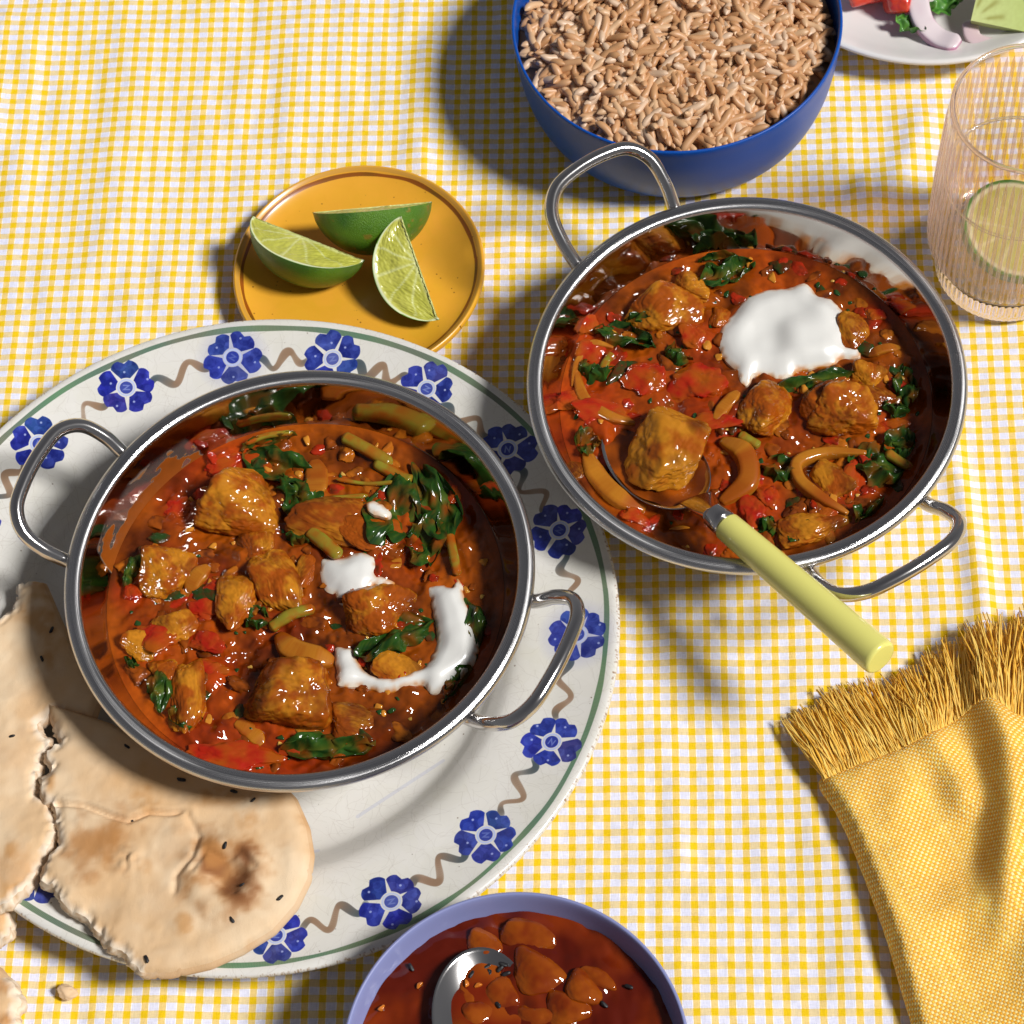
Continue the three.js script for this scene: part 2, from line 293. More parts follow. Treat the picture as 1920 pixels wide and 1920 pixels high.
{
  const S = 2048, cv = document.createElement('canvas'); cv.width = cv.height = S; const c = cv.getContext('2d'), K = S / 0.34, U = (x) => S / 2 + x * K;
  c.fillStyle = 'rgb(219,216,209)'; c.fillRect(0, 0, S, S);
  for (let i = 0; i < 900; i++) { c.fillStyle = `rgba(${rnd() < 0.5 ? '200,190,176' : '240,238,238'},0.05)`; c.beginPath(); c.arc(rnd() * S, rnd() * S, rr(15, 90), 0, 7); c.fill(); }
  c.lineWidth = 1; // crackle of the glaze
  for (let i = 0; i < 6500; i++) { let x = rnd() * S, y = rnd() * S, a = rr(0, 6.28); c.strokeStyle = `rgba(120,105,90,${rr(0.07, 0.2)})`; c.beginPath(); c.moveTo(x, y); for (let k = 0; k < 5; k++) { a += rr(-0.5, 0.5); x += Math.cos(a) * 11; y += Math.sin(a) * 11; c.lineTo(x, y); } c.stroke(); }
  for (let i = 0; i < 260; i++) { c.fillStyle = `rgba(70,50,35,${rr(0.2, 0.7)})`; c.beginPath(); c.arc(rnd() * S, rnd() * S, rr(0.6, 2.2), 0, 7); c.fill(); }
  // green band
  for (let i = 0; i < 1500; i++) { const th = i / 1500 * 6.2832, r = 0.1592 + 0.0004 * noise(th * 6, 1), w = 0.0024 + 0.0007 * noise(th * 9, 4); c.strokeStyle = `rgba(${86 + 14 * noise(th * 11, 2)},${112 + 12 * noise(th * 7, 3)},84,0.8)`; c.lineWidth = w * K; c.beginPath(); c.arc(S / 2, S / 2, r * K, th, th + 0.0055); c.stroke(); }
  // flowers joined by brown waves
  const F = flowersPx.map(([x, y]) => { const p = at(x, y, 0.0215), th = Math.atan2(p.z - plateC.z, p.x - plateC.x); return th; }).sort((a, b) => a - b);
  { const out = []; for (let i = 0; i < F.length; i++) { const a = F[i], b = F[(i + 1) % F.length] + (i + 1 === F.length ? 6.2832 : 0), n = Math.max(1, Math.round((b - a) / 0.36)); for (let k = 0; k < n; k++) out.push(a + (b - a) * k / n); } F.length = 0; F.push(...out); }
  const FR = 0.146;
  for (let i = 0; i < F.length; i++) {
    const wf = rr(10.4, 14), wp = rr(0, 0.9), wa = rr(0.75, 1.15), ww = rr(0.85, 1.15), a = F[i], b = F[(i + 1) % F.length] + (i + 1 === F.length ? 6.2832 : 0), s0 = 0.0124 / FR, n = 60; c.lineCap = 'round';
    for (let k = 0; k < n; k++) { const f = (t) => { const th = lerp(a + s0 * 0.85, b - s0 * 0.95, t), r = FR - 0.001 + 0.0046 * wa * Math.sin(t * wf + wp) * (0.5 + 0.5 * Math.sin(t * 3.14)) - 0.0035 * (1 - t) * (i % 3 === 0 ? 0.4 : 1); return [U(Math.cos(th) * r), U(Math.sin(th) * r)]; }; const t = k / n, p = f(t), q = f((k + 1) / n), m = sstep(0.1, 0.5, t) * (1 - 0.6 * sstep(0.85, 1, t)); c.strokeStyle = `rgba(${lerp(74, 146, m)},${lerp(86, 118, m)},${lerp(92, 94, m)},${0.42 + 0.15 * noise(t * 7, i)})`; c.lineWidth = ww * (0.0034 + 0.0012 * noise(t * 7, i * 3)) * K; c.beginPath(); c.moveTo(...p); c.lineTo(...q); c.stroke(); }
  }
  for (const th of F) {
    c.save(); c.translate(U(Math.cos(th) * FR), U(Math.sin(th) * FR)); c.rotate(th + rr(-0.9, 0.9)); const R = 0.0121 * K * rr(0.96, 1.04);
    const soft = rnd();
    if (soft > 0.75) { const g = c.createRadialGradient(0, 0, R * 0.5, 0, 0, R * 1.5); g.addColorStop(0, 'rgba(70,80,180,0.25)'); g.addColorStop(1, 'rgba(70,80,180,0)'); c.fillStyle = g; c.fillRect(-2 * R, -2 * R, 4 * R, 4 * R); }
    for (let p = 0; p < 5; p++) {
      c.save(); c.rotate(p * 6.2832 / 5 + rr(-0.05, 0.05)); const h = 0.53, L = R * rr(0.95, 1.12);
      const path = () => { c.beginPath(); c.moveTo(R * 0.36, -R * 0.17); c.lineTo(L * 0.72, -R * h); c.quadraticCurveTo(L * 0.95, -R * 0.52, L * 1.02, -R * 0.26); c.lineTo(L * 0.93, -R * 0.02); c.lineTo(L * 1.06, R * 0.16); c.quadraticCurveTo(L * 0.98, R * 0.5, L * 0.7, R * h); c.lineTo(R * 0.36, R * 0.17); c.quadraticCurveTo(R * 0.42, 0, R * 0.36, -R * 0.17); c.closePath(); };
      path(); c.globalAlpha = rr(0.86, 1) - (soft > 0.75 ? 0.12 : 0); c.fillStyle = `rgb(${20 + rr(0, 22)},${34 + rr(0, 22)},${138 + rr(-20, 26)})`; c.fill(); c.save(); path(); c.clip();
      for (let k = 0; k < 26; k++) { c.fillStyle = rnd() < 0.6 ? `rgba(12,20,96,${rr(0.1, 0.35)})` : `rgba(92,112,212,${rr(0.08, 0.26)})`; c.beginPath(); c.arc(rr(R * 0.3, R * 1.1), rr(-R * 0.5, R * 0.5), rr(R * 0.05, R * 0.24), 0, 7); c.fill(); }
      c.fillStyle = 'rgba(190,200,235,0.75)'; c.beginPath(); c.arc(rr(R * 0.6, R * 0.9), rr(-R * 0.25, R * 0.25), R * 0.045, 0, 7); c.fill(); c.restore(); c.restore();
    }
    c.globalAlpha = rr(0.7, 1); c.strokeStyle = 'rgb(178,190,228)'; c.lineWidth = R * 0.075; c.beginPath(); c.arc(0, 0, R * 0.31, 0, 7); c.stroke(); c.fillStyle = 'rgb(30,46,146)'; c.beginPath(); c.arc(0, 0, R * 0.25, 0, 7); c.fill();
    c.strokeStyle = `rgba(150,164,216,${rr(0.35, 0.8)})`; c.lineWidth = R * 0.05; c.beginPath(); c.moveTo(-R * 0.09, R * 0.12); c.lineTo(-R * 0.07, -R * 0.1); c.lineTo(R * 0.07, R * 0.1); c.lineTo(R * 0.1, -R * 0.1); c.stroke();
    c.restore();
  }
  c.globalAlpha = 0.10; c.strokeStyle = 'rgb(60,80,190)'; c.lineWidth = 10; for (const [x0, y0, x1, y1] of [[1260, 1560, 1500, 1430], [1020, 1700, 1150, 1650], [700, 1730, 860, 1740]]) { c.beginPath(); c.moveTo(x0, y0); c.quadraticCurveTo((x0 + x1) / 2 + 30, (y0 + y1) / 2 - 20, x1, y1); c.stroke(); } c.globalAlpha = 1;
  // worn brown edge
  for (let i = 0; i < 1400; i++) { const th = rr(0, 6.2832), r = 0.1643 + rr(-0.0006, 0.0008); c.fillStyle = `rgba(120,80,48,${rr(0.1, 0.5)})`; c.beginPath(); c.arc(U(Math.cos(th) * r), U(Math.sin(th) * r), rr(0.8, 3.2), 0, 7); c.fill(); }
  const tex = new THREE.CanvasTexture(cv); tex.colorSpace = THREE.SRGBColorSpace; tex.flipY = false; tex.needsUpdate = true;
  const g = lathe(plateTop, plateC, 256, true, (th, r) => 1 + 0.0022 * Math.sin(2 * th + 1) * (r / PR) + 0.001 * noise(th * 3, 2), (x, z) => [0.5 + x / 0.34, 0.5 + z / 0.34]);
  tag(part('dinner_plate', g, phys({ map: tex, roughness: 0.26, clearcoat: 0.35, clearcoatRoughness: 0.15, bumpMap: clone(fineTex, 14), bumpScale: 0.000012 }), scene), 'large cream stoneware plate with blue flowers and a green rim band', 'plate');
}

// ---------------------------------------------------------------- steel pans
const PANH = 0.056;
const panIn = [[0.0928, 0.0550], [0.0908, 0.0470], [0.0876, 0.0370], [0.0828, 0.0270], [0.0752, 0.0160], [0.0640, 0.0060], [0.054, 0.0016], [0.03, 0.0012], [0, 0.0012]];
const panOut = [[0.0938, 0.0548], [0.0918, 0.0470], [0.0886, 0.0366], [0.0838, 0.0264], [0.0762, 0.0152], [0.0650, 0.0052], [0.054, 0.0002], [0.03, 0], [0, 0]];
const panRim = [[0.0926, 0.0546], [0.0931, 0.0559], [0.0944, 0.0567], [0.0970, 0.0570], [0.0990, 0.0562], [0.1000, 0.0546], [0.0998, 0.0528], [0.0988, 0.0518], [0.0972, 0.0520], [0.0955, 0.0532], [0.0940, 0.0538], [0.0926, 0.0546]];
function wallTexture(smears) { // steel inside of a pan: smears of dried sauce (not metal) over scratched metal
  const w = 1024, h = 256, hit = (x, y) => { let m = 0; for (const [u0, u1, v0, s] of smears) { const uu = (x / w - u0 + 1) % 1, du = (u1 - u0 + 1) % 1; if (uu < du) { const e = sstep(0, 0.12, uu / du) * sstep(0, 0.12, 1 - uu / du), top = v0 + (1 - e) * 0.35 + 0.10 * fbm(x * 0.02, s, 1, 4), v = y / h; const hole = fbm(x * 0.03, y * 0.04, s, 4); if (v > top) m = Math.max(m, sstep(0, 0.05, v - top) * (hole > 0.13 ? 0.1 : 1)); } } return m; };
  const col = dataTex(w, h, (x, y) => { const m = hit(x, y), n = 12 * fbm(x * 0.05, y * 0.05, 3, 4); return mix3([200, 196, 192], [132 + n * 2, 66 + n, 12], m); }, true);
  const rm = dataTex(w, h, (x, y) => { const m = hit(x, y); return [0, lerp(13 + 9 * noise(x * 0.9, y * 0.05, 2), 100, m), lerp(255, 0, m)]; });
  return phys({ map: col, metalness: 1, roughness: 1, metalnessMap: rm, roughnessMap: rm });
}
function makePan(label, c, k, hAng, wallMat) {
  const pan = thing('balti_pan', label, 'pan', c), sc = (p) => p.map(([r, y]) => [r * k, y * k]);
  part('bowl', lathe(sc(panOut), c, 192), M.steel, pan);
  const wallPts = sc(panIn), g = lathe(wallPts, c, 192, true); // v runs from the rim (0) to the bottom (1)
  part('inner_wall', g, wallMat, pan);
  part('rim', lathe(sc(panRim), c, 256), M.brushed, pan);
  for (const [ang, w, L, Uup] of hAng) {
    const o = V3(Math.cos(ang), 0, Math.sin(ang)), s = V3(-o.z, 0, o.x), P = (a, b, u) => c.clone().addScaledVector(o, 0.0945 * k + b).addScaledVector(s, a).add(V3(0, 0.049 * k + u, 0));
    const pts = [P(-w * 0.97, -0.006, -0.002), P(-w, 0.002, 0.001), P(-w * 1.06, L * 0.42, Uup * 0.42), P(-w * 1.0, L * 0.76, Uup * 0.76), P(-w * 0.74, L * 0.98, Uup * 0.98), P(-w * 0.3, L * 1.06, Uup * 1.06), P(w * 0.3, L * 1.06, Uup * 1.06), P(w * 0.74, L * 0.98, Uup * 0.98), P(w * 1.0, L * 0.76, Uup * 0.76), P(w * 1.06, L * 0.42, Uup * 0.42), P(w, 0.002, 0.001), P(w * 0.97, -0.006, -0.002)];
    part('handle', new THREE.TubeGeometry(new THREE.CatmullRomCurve3(pts, false, 'centripetal'), 120, 0.0033, 16), M.steel, pan);
  }
  return pan;
}
const kL = 1.037, kR = 1.0;
const baseL = 0.0072, baseR = 0.0005;
const cL = V3(-0.0895 * (CAM_Y - baseL - PANH * kL), baseL, -0.5334 * (CAM_Y - baseL - PANH * kL) + CAM_Z);
const cR = V3(0.1043 * (CAM_Y - baseR - PANH), baseR, -0.6019 * (CAM_Y - baseR - PANH) + CAM_Z);
const angOf = (c, px, py, h) => { const p = at(px, py, h); return Math.atan2(p.z - c.z, p.x - c.x); };
makePan('steel balti pan of curry standing on the blue flowered plate', cL, kL, [[angOf(cL, 178, 938, 0.066), 0.029, 0.028, 0.021], [angOf(cL, 945, 1224, 0.066), 0.031, 0.027, 0.022]], wallTexture([[0.53, 0.68, 0.10, 1.7], [0.68, 0.80, 0.30, 5.1], [0.41, 0.46, 0.30, 8.2]]));
makePan('steel balti pan of curry with a yellow spoon on the bare tablecloth', cR, kR, [[angOf(cR, 1175, 437, 0.055), 0.0275, 0.032, 0.025], [angOf(cR, 1635, 1005, 0.055), 0.0315, 0.030, 0.020]], wallTexture([[0.75, 0.80, 0.3, 3.3]]));

// ---------------------------------------------------------------- curry
const OCHRE = [0.50, 0.185, 0.010], ORANGE = [0.325, 0.066, 0.0026], BROWN = [0.085, 0.015, 0.0014], GREEN = [0.010, 0.042, 0.009], AMBER = [0.46, 0.165, 0.010], PALEG = [0.24, 0.20, 0.018];
function makeCurry(label, c, k, level, o) {
  const cur = thing('curry', label, 'curry', V3(c.x, level, c.z)), S = 4250;
  const chunks = o.chicken.map(([x, y, w, h, rot, coat, up = 0.55]) => { const p = at(x, y, level + 0.004); return { p, sx: w / 2 / S, sz: h / 2 / S / 0.87, rot: -rot * Math.PI / 180, coat, up }; });
  const toms = o.tomato.map(([x, y, w, h, rot]) => { const p = at(x, y, level + 0.001); return { p, sx: w / 2 / S, sz: h / 2 / S / 0.87, rot: -rot * Math.PI / 180 }; });
  const mounds = [...chunks.map((q) => [q.p.x, q.p.z, Math.max(q.sx, q.sz) * 1.15, 0.0026]), ...toms.map((q) => [q.p.x, q.p.z, Math.max(q.sx, q.sz) * 1.1, 0.0016])];
  const R = 0.0857 * k;
  const Ysoft = (x, z) => {
    let y = level + 0.0030 * fbm(x * 50 + o.s, z * 50, 1, 2);
    for (const [mx, mz, r, a] of mounds) { const d = ((x - mx) ** 2 + (z - mz) ** 2) / (r * r); if (d < 5) y += a * Math.exp(-d * 1.3); }
    return y;
  };
  const Y = (x, z) => Ysoft(x, z) + 0.0016 * noise(x * 130, z * 130, o.s) + 0.0012 * noise(x * 235 + 3, z * 235, o.s) + (0.00030 + 0.00040 * clamp(0.5 + noise(x * 40, z * 40, 20))) * noise(x * 430, z * 430, o.s);
  const redness = (x, z) => { let m = 0; for (const q of toms) { const d = Math.hypot(x - q.p.x, z - q.p.z) / (Math.max(q.sx, q.sz) * 1.5); if (d < 1.6) m = Math.max(m, 1 - d / 1.6); } return m; };
  const tint = (x, z) => { const n = fbm(x * 60, z * 60, o.s + 4, 4), f = noise(x * 700, z * 700, 6); let q = mix3(ORANGE, BROWN, clamp(0.45 + n * 1.6)); q = mix3(q, [0.42, 0.036, 0.003], clamp(redness(x, z) * 0.75 + 0.35 * noise(x * 45, z * 45, 9))); const v = 0.92 + 0.16 * f; return [q[0] * v, q[1] * v, q[2] * v]; };
  { // sauce, a round pool that meets the wall
    const pos = [c.x, level, c.z], col = [...tint(c.x, c.z)], uv = [0, 0], idx = [], NR = 150, NT = 440; pos[1] = Y(c.x, c.z);
    for (let i = 1; i <= NR; i++) for (let j = 0; j < NT; j++) { const r = R * i / NR, th = j / NT * 6.283185, x = c.x + r * Math.cos(th), z = c.z + r * Math.sin(th); pos.push(x, lerp(Y(x, z), level + 0.001, sstep(0.93, 1, i / NR)), z); col.push(...tint(x, z)); uv.push(x * 60, z * 60); }
    for (let j = 0; j < NT; j++) idx.push(0, 1 + (j + 1) % NT, 1 + j);
    for (let i = 0; i < NR - 1; i++) for (let j = 0; j < NT; j++) { const a = 1 + i * NT + j, b = 1 + i * NT + (j + 1) % NT; idx.push(a, b, a + NT, a + NT, b, b + NT); }
    part('sauce', geom(pos, idx, col, uv), M.sauce, cur);
  }
  for (const q of chunks) {
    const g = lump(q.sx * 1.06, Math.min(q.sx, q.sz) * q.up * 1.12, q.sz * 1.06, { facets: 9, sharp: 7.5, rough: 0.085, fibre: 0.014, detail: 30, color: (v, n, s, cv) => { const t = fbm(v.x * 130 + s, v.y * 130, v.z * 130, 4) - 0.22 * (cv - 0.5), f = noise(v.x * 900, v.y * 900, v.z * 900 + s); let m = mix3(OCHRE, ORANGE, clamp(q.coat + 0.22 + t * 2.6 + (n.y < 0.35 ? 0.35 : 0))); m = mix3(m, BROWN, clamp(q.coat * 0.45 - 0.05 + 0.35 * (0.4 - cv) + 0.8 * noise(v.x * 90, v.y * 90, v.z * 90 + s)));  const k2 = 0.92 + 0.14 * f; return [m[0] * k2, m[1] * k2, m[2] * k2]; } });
    part('chicken_piece', placed(g, V3(q.p.x, Ysoft(q.p.x, q.p.z) - 0.0006, q.p.z), q.rot, rr(-0.22, 0.22), rr(-0.2, 0.2)), M.wet, cur);
  }
  for (const q of toms) {
    const g = lump(q.sx, Math.min(q.sx, q.sz) * 0.42, q.sz, { facets: 9, sharp: 6, rough: 0.2, detail: 14, color: (v, n, s) => { const t = fbm(v.x * 200 + s, v.y * 200, v.z * 200, 3); return mix3([0.34, 0.012, 0.003], [0.36, 0.048, 0.004], clamp(0.3 + t * 1.6)).map((c, i) => lerp(c, ORANGE[i], clamp(0.25 + 2.2 * fbm(v.x * 120 + s, v.z * 120, 3, 3)))); } });
    part('tomato_piece', placed(g, V3(q.p.x, Y(q.p.x, q.p.z) - 0.0003, q.p.z), q.rot, rr(-0.15, 0.15), rr(-0.15, 0.15)), M.wet, cur);
  }
  for (const [x, y, w, h, rot, sauced = 0.3] of o.spinach) { // a wilted, folded leaf
    const p = at(x, y, level + 0.003), A = w / 2 / S * 1.15, B = h / 2 / S / 0.87 * 1.2, a = -rot * Math.PI / 180, pos = [], col = [], idx = [], n = 34, m = 22, s = rnd() * 100;
    for (let i = 0; i <= n; i++) for (let j = 0; j <= m; j++) {
      const u = i / n * 2 - 1, v = j / m * 2 - 1, wd = Math.pow(1 - Math.pow(Math.abs(u), 2.6), 0.6) * (0.85 + 0.2 * noise(u * 3, s));
      let lx = u * A * 1.05 + 0.0022 * noise(u * 4, v * 4, s), lz = v * wd * B * 1.05 + 0.0015 * noise(u * 5, s, v * 3);
      const fold = 0.0026 * Math.sin(v * 3.4 + 2.2 * noise(u * 1.5, s) + s) + 0.0040 * fbm(u * 2.2 + s, v * 2, 2, 2) - 0.0016 * v * v - 0.0012 * Math.exp(-v * v * 60);
      let X = p.x + lx * Math.cos(a) + lz * Math.sin(a), Z = p.z - lx * Math.sin(a) + lz * Math.cos(a); { const h = Math.hypot(X - c.x, Z - c.z), lim = R * 0.955; if (h > lim * 0.9) { const g = lim * 0.9 + (lim * 0.1) * Math.tanh((h - lim * 0.9) / (lim * 0.1)); X = c.x + (X - c.x) * g / h; Z = c.z + (Z - c.z) * g / h; } }
      pos.push(X, Ysoft(X, Z) + 0.0032 + fold + 0.0007 * noise(u * 9, v * 7, s) - 0.002 * Math.pow(Math.abs(u), 4), Z);
      const t = fbm(u * 3 + s, v * 4, 7, 4), vein = Math.exp(-v * v * 90) + 0.5 * Math.exp(-60 * (((((u * 5 + Math.abs(v) * 2.2) % 1) + 1) % 1) - 0.5) ** 2);
      let q = mix3([0.008, 0.032, 0.005], [0.022, 0.075, 0.008], clamp(0.4 + 1.4 * t)); q = mix3(q, [0.13, 0.15, 0.015], clamp(vein * 0.4)); q = mix3(q, [0.19, 0.045, 0.003], clamp((sauced - 0.25 + fbm(X * 170, Z * 170, s, 3) * 1.6) * 1.4)); col.push(...q);
    }
    for (let i = 0; i < n; i++) for (let j = 0; j < m; j++) { const e = i * (m + 1) + j; idx.push(e, e + 1, e + m + 1, e + m + 1, e + 1, e + m + 2); }
    part('spinach_leaf', geom(pos, idx, col), M.leaf, cur);
  }
  for (const [pts, w, hgt, kind, lift = 0.0015] of o.strips) { // onion slices and green stems along pixel paths
    const P = pts.map(([x, y]) => { const q = at(x, y, level + 0.003), h = Math.hypot(q.x - c.x, q.z - c.z), g = Math.min(1, R * 0.94 / h); q.x = c.x + (q.x - c.x) * g; q.z = c.z + (q.z - c.z) * g; q.y = Y(q.x, q.z) + lift - (kind === 'stem' ? 0.0008 : 0.0021); return q; }), s = rnd() * 50, len = P.length, pale = kind === 'stem' ? PALEG : AMBER;
    const prof = kind === 'stem' ? (r) => (t) => r * (0.9 + 0.15 * noise(t * 5, s)) * Math.sqrt(clamp(Math.min(t, 1 - t) * 14 + 0.05)) : (r) => (t) => r * Math.pow(clamp(Math.min(t, 1 - t) * 3.2 + 0.1), 0.45);
    const small = kind !== 'stem' && P[0].distanceTo(P[P.length - 1]) < 0.02 ? 0.6 : 1; if (small < 1) for (const q of P) q.y -= 0.0004;
    const g = sweep(P, prof(w / 2 / S * (small < 1 ? 0.8 : 1)), prof(hgt * small), V3(0, 1, 0), 46, 14, (t, th) => { const n = fbm(t * 7 + s, Math.cos(th), Math.sin(th) * 2, 3), line = 0.5 + 0.5 * Math.sin((kind === 'stem' ? th * 9 : t * 95 * len * 0.3 + 3 * n)); let q = mix3(pale, ORANGE, clamp(0.25 + n * 1.2)); q = mix3(q, kind === 'stem' ? [0.10, 0.15, 0.012] : [0.56, 0.25, 0.03], line * (kind === 'stem' ? 0.22 : 0.12)); q = mix3(q, ORANGE, clamp(0.15 + 1.5 * noise(t * 4 + s, Math.sin(th) * 1.5, 7))); return q; }, kind === 'stem' ? 0.85 : 0.55);
    part(kind === 'stem' ? 'green_stem' : 'onion_slice', g, kind === 'stem' ? M.wet : M.onion, cur);
  }
  { // chopped herbs, seeds and minced onion that nobody could count
    const G = [];
    for (let i = 0; i < o.bits; i++) {
      const r = R * 0.93 * Math.sqrt(rnd()), th = rr(0, 6.283), x = c.x + r * Math.cos(th), z = c.z + r * Math.sin(th), kind = rnd(), s = kind < 0.45 ? rr(0.0005, 0.0013) : kind < 0.75 ? rr(0.0008, 0.002) : rr(0.0006, 0.0009);
      const base = kind < 0.45 ? [0.014, 0.05, 0.010] : kind < 0.75 ? [0.52, 0.2, 0.02] : [0.62, 0.35, 0.07];
      G.push(placed(lump(s * rr(0.8, 1.7), s * 0.6, s, { detail: 3, facets: 6, rough: 0.1, color: () => base }), V3(x, Y(x, z) + s * 0.15, z), rr(0, 6)));
    }
    const m = part('chopped_bits', mergeGeometries(G), M.wet, cur); m.userData.kind = 'stuff';
    const Q = []; // soft pulp of tomato, onion and leaf in the sauce
    for (let i = 0; i < 150; i++) {
      const r = R * 0.95 * Math.sqrt(rnd()), th = rr(0, 6.283), x = c.x + r * Math.cos(th), z = c.z + r * Math.sin(th), sz = rr(0.0016, 0.0042), kk = rnd(), red = redness(x, z);
      const base = kk < 0.14 ? [0.016, 0.045, 0.008] : kk < 0.3 + red * 0.5 ? [0.36, 0.020, 0.003] : kk < 0.6 ? [0.40, 0.11, 0.006] : [0.26, 0.055, 0.003];
      Q.push(placed(lump(sz * rr(0.8, 1.9), sz * 0.5, sz, { detail: 6, facets: 7, sharp: 5, rough: 0.2, color: (v, n, q) => mix3(base, BROWN, clamp(0.3 + fbm(v.x * 300 + q, v.y * 300, v.z * 300, 3) * 1.6)) }), V3(x, Y(x, z) - sz * 0.12, z), rr(0, 6), rr(-0.3, 0.3)));
    }
    part('sauce_pulp', mergeGeometries(Q), M.wet, cur).userData.kind = 'stuff';
  }
  return { Y, Ysoft, cur };
}
function yogurt(label, poly, Y, level, thick, w, holes) {
  const P = pxPoly(poly, level + 0.004), sm = new THREE.CatmullRomCurve3(P.map((p) => V3(p[0], 0, p[1])), true, 'catmullrom', 0.5).getPoints(P.length * 8).slice(0, -1).map((p) => [p.x + 0.0005 * noise(p.x * 500, p.z * 500, 3), p.z + 0.0005 * noise(p.x * 500, p.z * 500, 8), 0]);
  const dsm = (x, z) => { let a = 0; for (let k = 0; k < 10; k++) { const q = k < 4 ? 0.0012 : 0.0026, e = k * 1.7; a += Math.max(0, inPoly(sm, x + q * Math.cos(e), z + q * Math.sin(e))[0]); } return a / 10; };
  const smoothY = (x, z, d) => { const k = clamp(d / 0.006), e = 0.006 * k; return (Y(x, z) + Y(x + e, z) + Y(x - e, z) + Y(x, z + e) + Y(x, z - e)) / 5; };
  const g = slab(sm, 0.0008, (x, z, d) => smoothY(x, z, d) + 0.0005 + thick * (1 - (1 - clamp((d > 0 ? Math.min(d * 1.3, dsm(x, z)) : 0) / w)) ** 2) * (1 + 0.2 * noise(x * 70, z * 70, 2)) + 0.0005 * noise(x * 130, z * 130, 6) * clamp(d / w), (x, z) => Y(x, z) - 0.0025,
    (x, z, d, f, k) => { const e = clamp(1 - d / (0.0021 + 0.0016 * noise(x * 120, z * 120, 5))) * clamp(0.5 + 1.1 * noise(x * 620, z * 620, 1)) + (k === 'side' ? 0.25 : 0); return mix3(mix3([0.71, 0.70, 0.66], [0.72, 0.58, 0.38], clamp(0.6 - d / 0.004)), [0.56, 0.20, 0.02], clamp(e * 0.95)); }, 0.0003, 3);
  const m = part('yogurt_dollop', g, M.yogurt, scene); tag(m, label, 'yogurt'); return m;
}
const levL = baseL + 0.0318 * kL, levR = baseR + 0.0318;
const curryL = makeCurry('chicken and spinach curry filling the pan on the flowered plate', cL, kL, levL, {
  s: 3.1, bits: 130,
  chicken: [[445, 948, 150, 118, 12, 0.35, 0.8], [306, 1068, 104, 104, 20, 0.0, 0.8], [440, 1112, 84, 110, 10, 0.3], [515, 1090, 92, 120, -25, 0.2, 0.7], [318, 1172, 88, 58, 5, 0.05, 0.6], [262, 1205, 58, 56, 20, 0.0, 0.6], [350, 1305, 88, 132, 8, 0.35, 0.7], [308, 1258, 60, 50, 0, 0.4], [536, 1300, 150, 140, 25, 0.75, 0.85], [700, 1138, 130, 96, -12, 0.45, 0.75], [640, 972, 160, 84, 8, 0.55, 0.5], [575, 1062, 40, 66, 20, 0.35], [690, 1000, 120, 70, 20, 0.7, 0.4], [480, 1020, 80, 60, 30, 0.7, 0.5], [745, 1255, 90, 50, 10, 0.15, 0.4], [660, 1350, 90, 60, 0, 0.7, 0.4]],
  tomato: [[420, 872, 80, 36, -20], [384, 1140, 66, 46, 0], [300, 1203, 80, 50, 10], [385, 1205, 70, 46, 30], [430, 1418, 160, 54, 8], [330, 948, 50, 40, 0], [395, 1260, 60, 40, 0], [660, 1100, 40, 30, 0], [850, 925, 30, 46, 10], [250, 1110, 44, 40, 0]],
  spinach: [[520, 872, 120, 70, 30], [560, 925, 80, 60, 60, 0.2], [735, 958, 86, 116, 20, 0.1], [818, 935, 74, 130, -12, 0.15], [738, 1198, 130, 52, -24, 0.0], [250, 1062, 70, 44, -40, 0.1], [300, 1300, 50, 90, 10, 0.2], [612, 1398, 140, 40, 4, 0.2], [484, 1160, 36, 34, 0, 0.1], [500, 820, 90, 36, -20, 0.35], [800, 1010, 60, 90, 20, 0.2], [345, 1350, 54, 44, 0, 0.1], [235, 1248, 34, 22, 0, 0.1], [560, 1010, 44, 26, 30, 0.3], [870, 1290, 70, 60, -40, 0.3], [890, 1180, 50, 120, -5, 0.3]],
  strips: [[[[642, 820], [685, 842], [735, 868]], 28, 0.0028, 'stem', 0.003], [[[700, 866], [740, 884], [772, 900]], 26, 0.0026, 'stem', 0.002], [[[580, 1000], [610, 1025], [640, 1050]], 32, 0.003, 'stem', 0.003], [[[505, 1178], [545, 1155], [590, 1138]], 24, 0.0026, 'stem', 0.003], [[[590, 860], [594, 900], [590, 935]], 44, 0.0016, 'onion', 0.004], [[[520, 1185], [545, 1215], [590, 1232], [625, 1238]], 46, 0.0045, 'onion', 0.003], [[[352, 1110], [368, 1085], [392, 1062]], 42, 0.0035, 'onion', 0.003], [[[440, 1352], [470, 1368], [490, 1390]], 40, 0.003, 'onion', 0.002], [[[550, 1352], [575, 1360], [600, 1352]], 44, 0.003, 'onion', 0.002], [[[725, 1060], [760, 1045], [795, 1040]], 30, 0.002, 'onion', 0.001], [[[842, 1000], [850, 1040], [858, 1078]], 20, 0.0022, 'stem', 0.003], [[[460, 835], [500, 818], [548, 800]], 14, 0.0016, 'stem', 0.004], [[[230, 1130], [262, 1122], [290, 1135]], 26, 0.0018, 'onion', 0.001], [[[630, 900], [690, 905], [740, 905]], 10, 0.0011, 'stem', 0.003], [[[415, 1345], [432, 1338], [450, 1342]], 16, 0.002, 'onion', 0.002], [[[540, 985], [600, 945], [690, 930]], 12, 0.0014, 'stem', 0.002]],
});
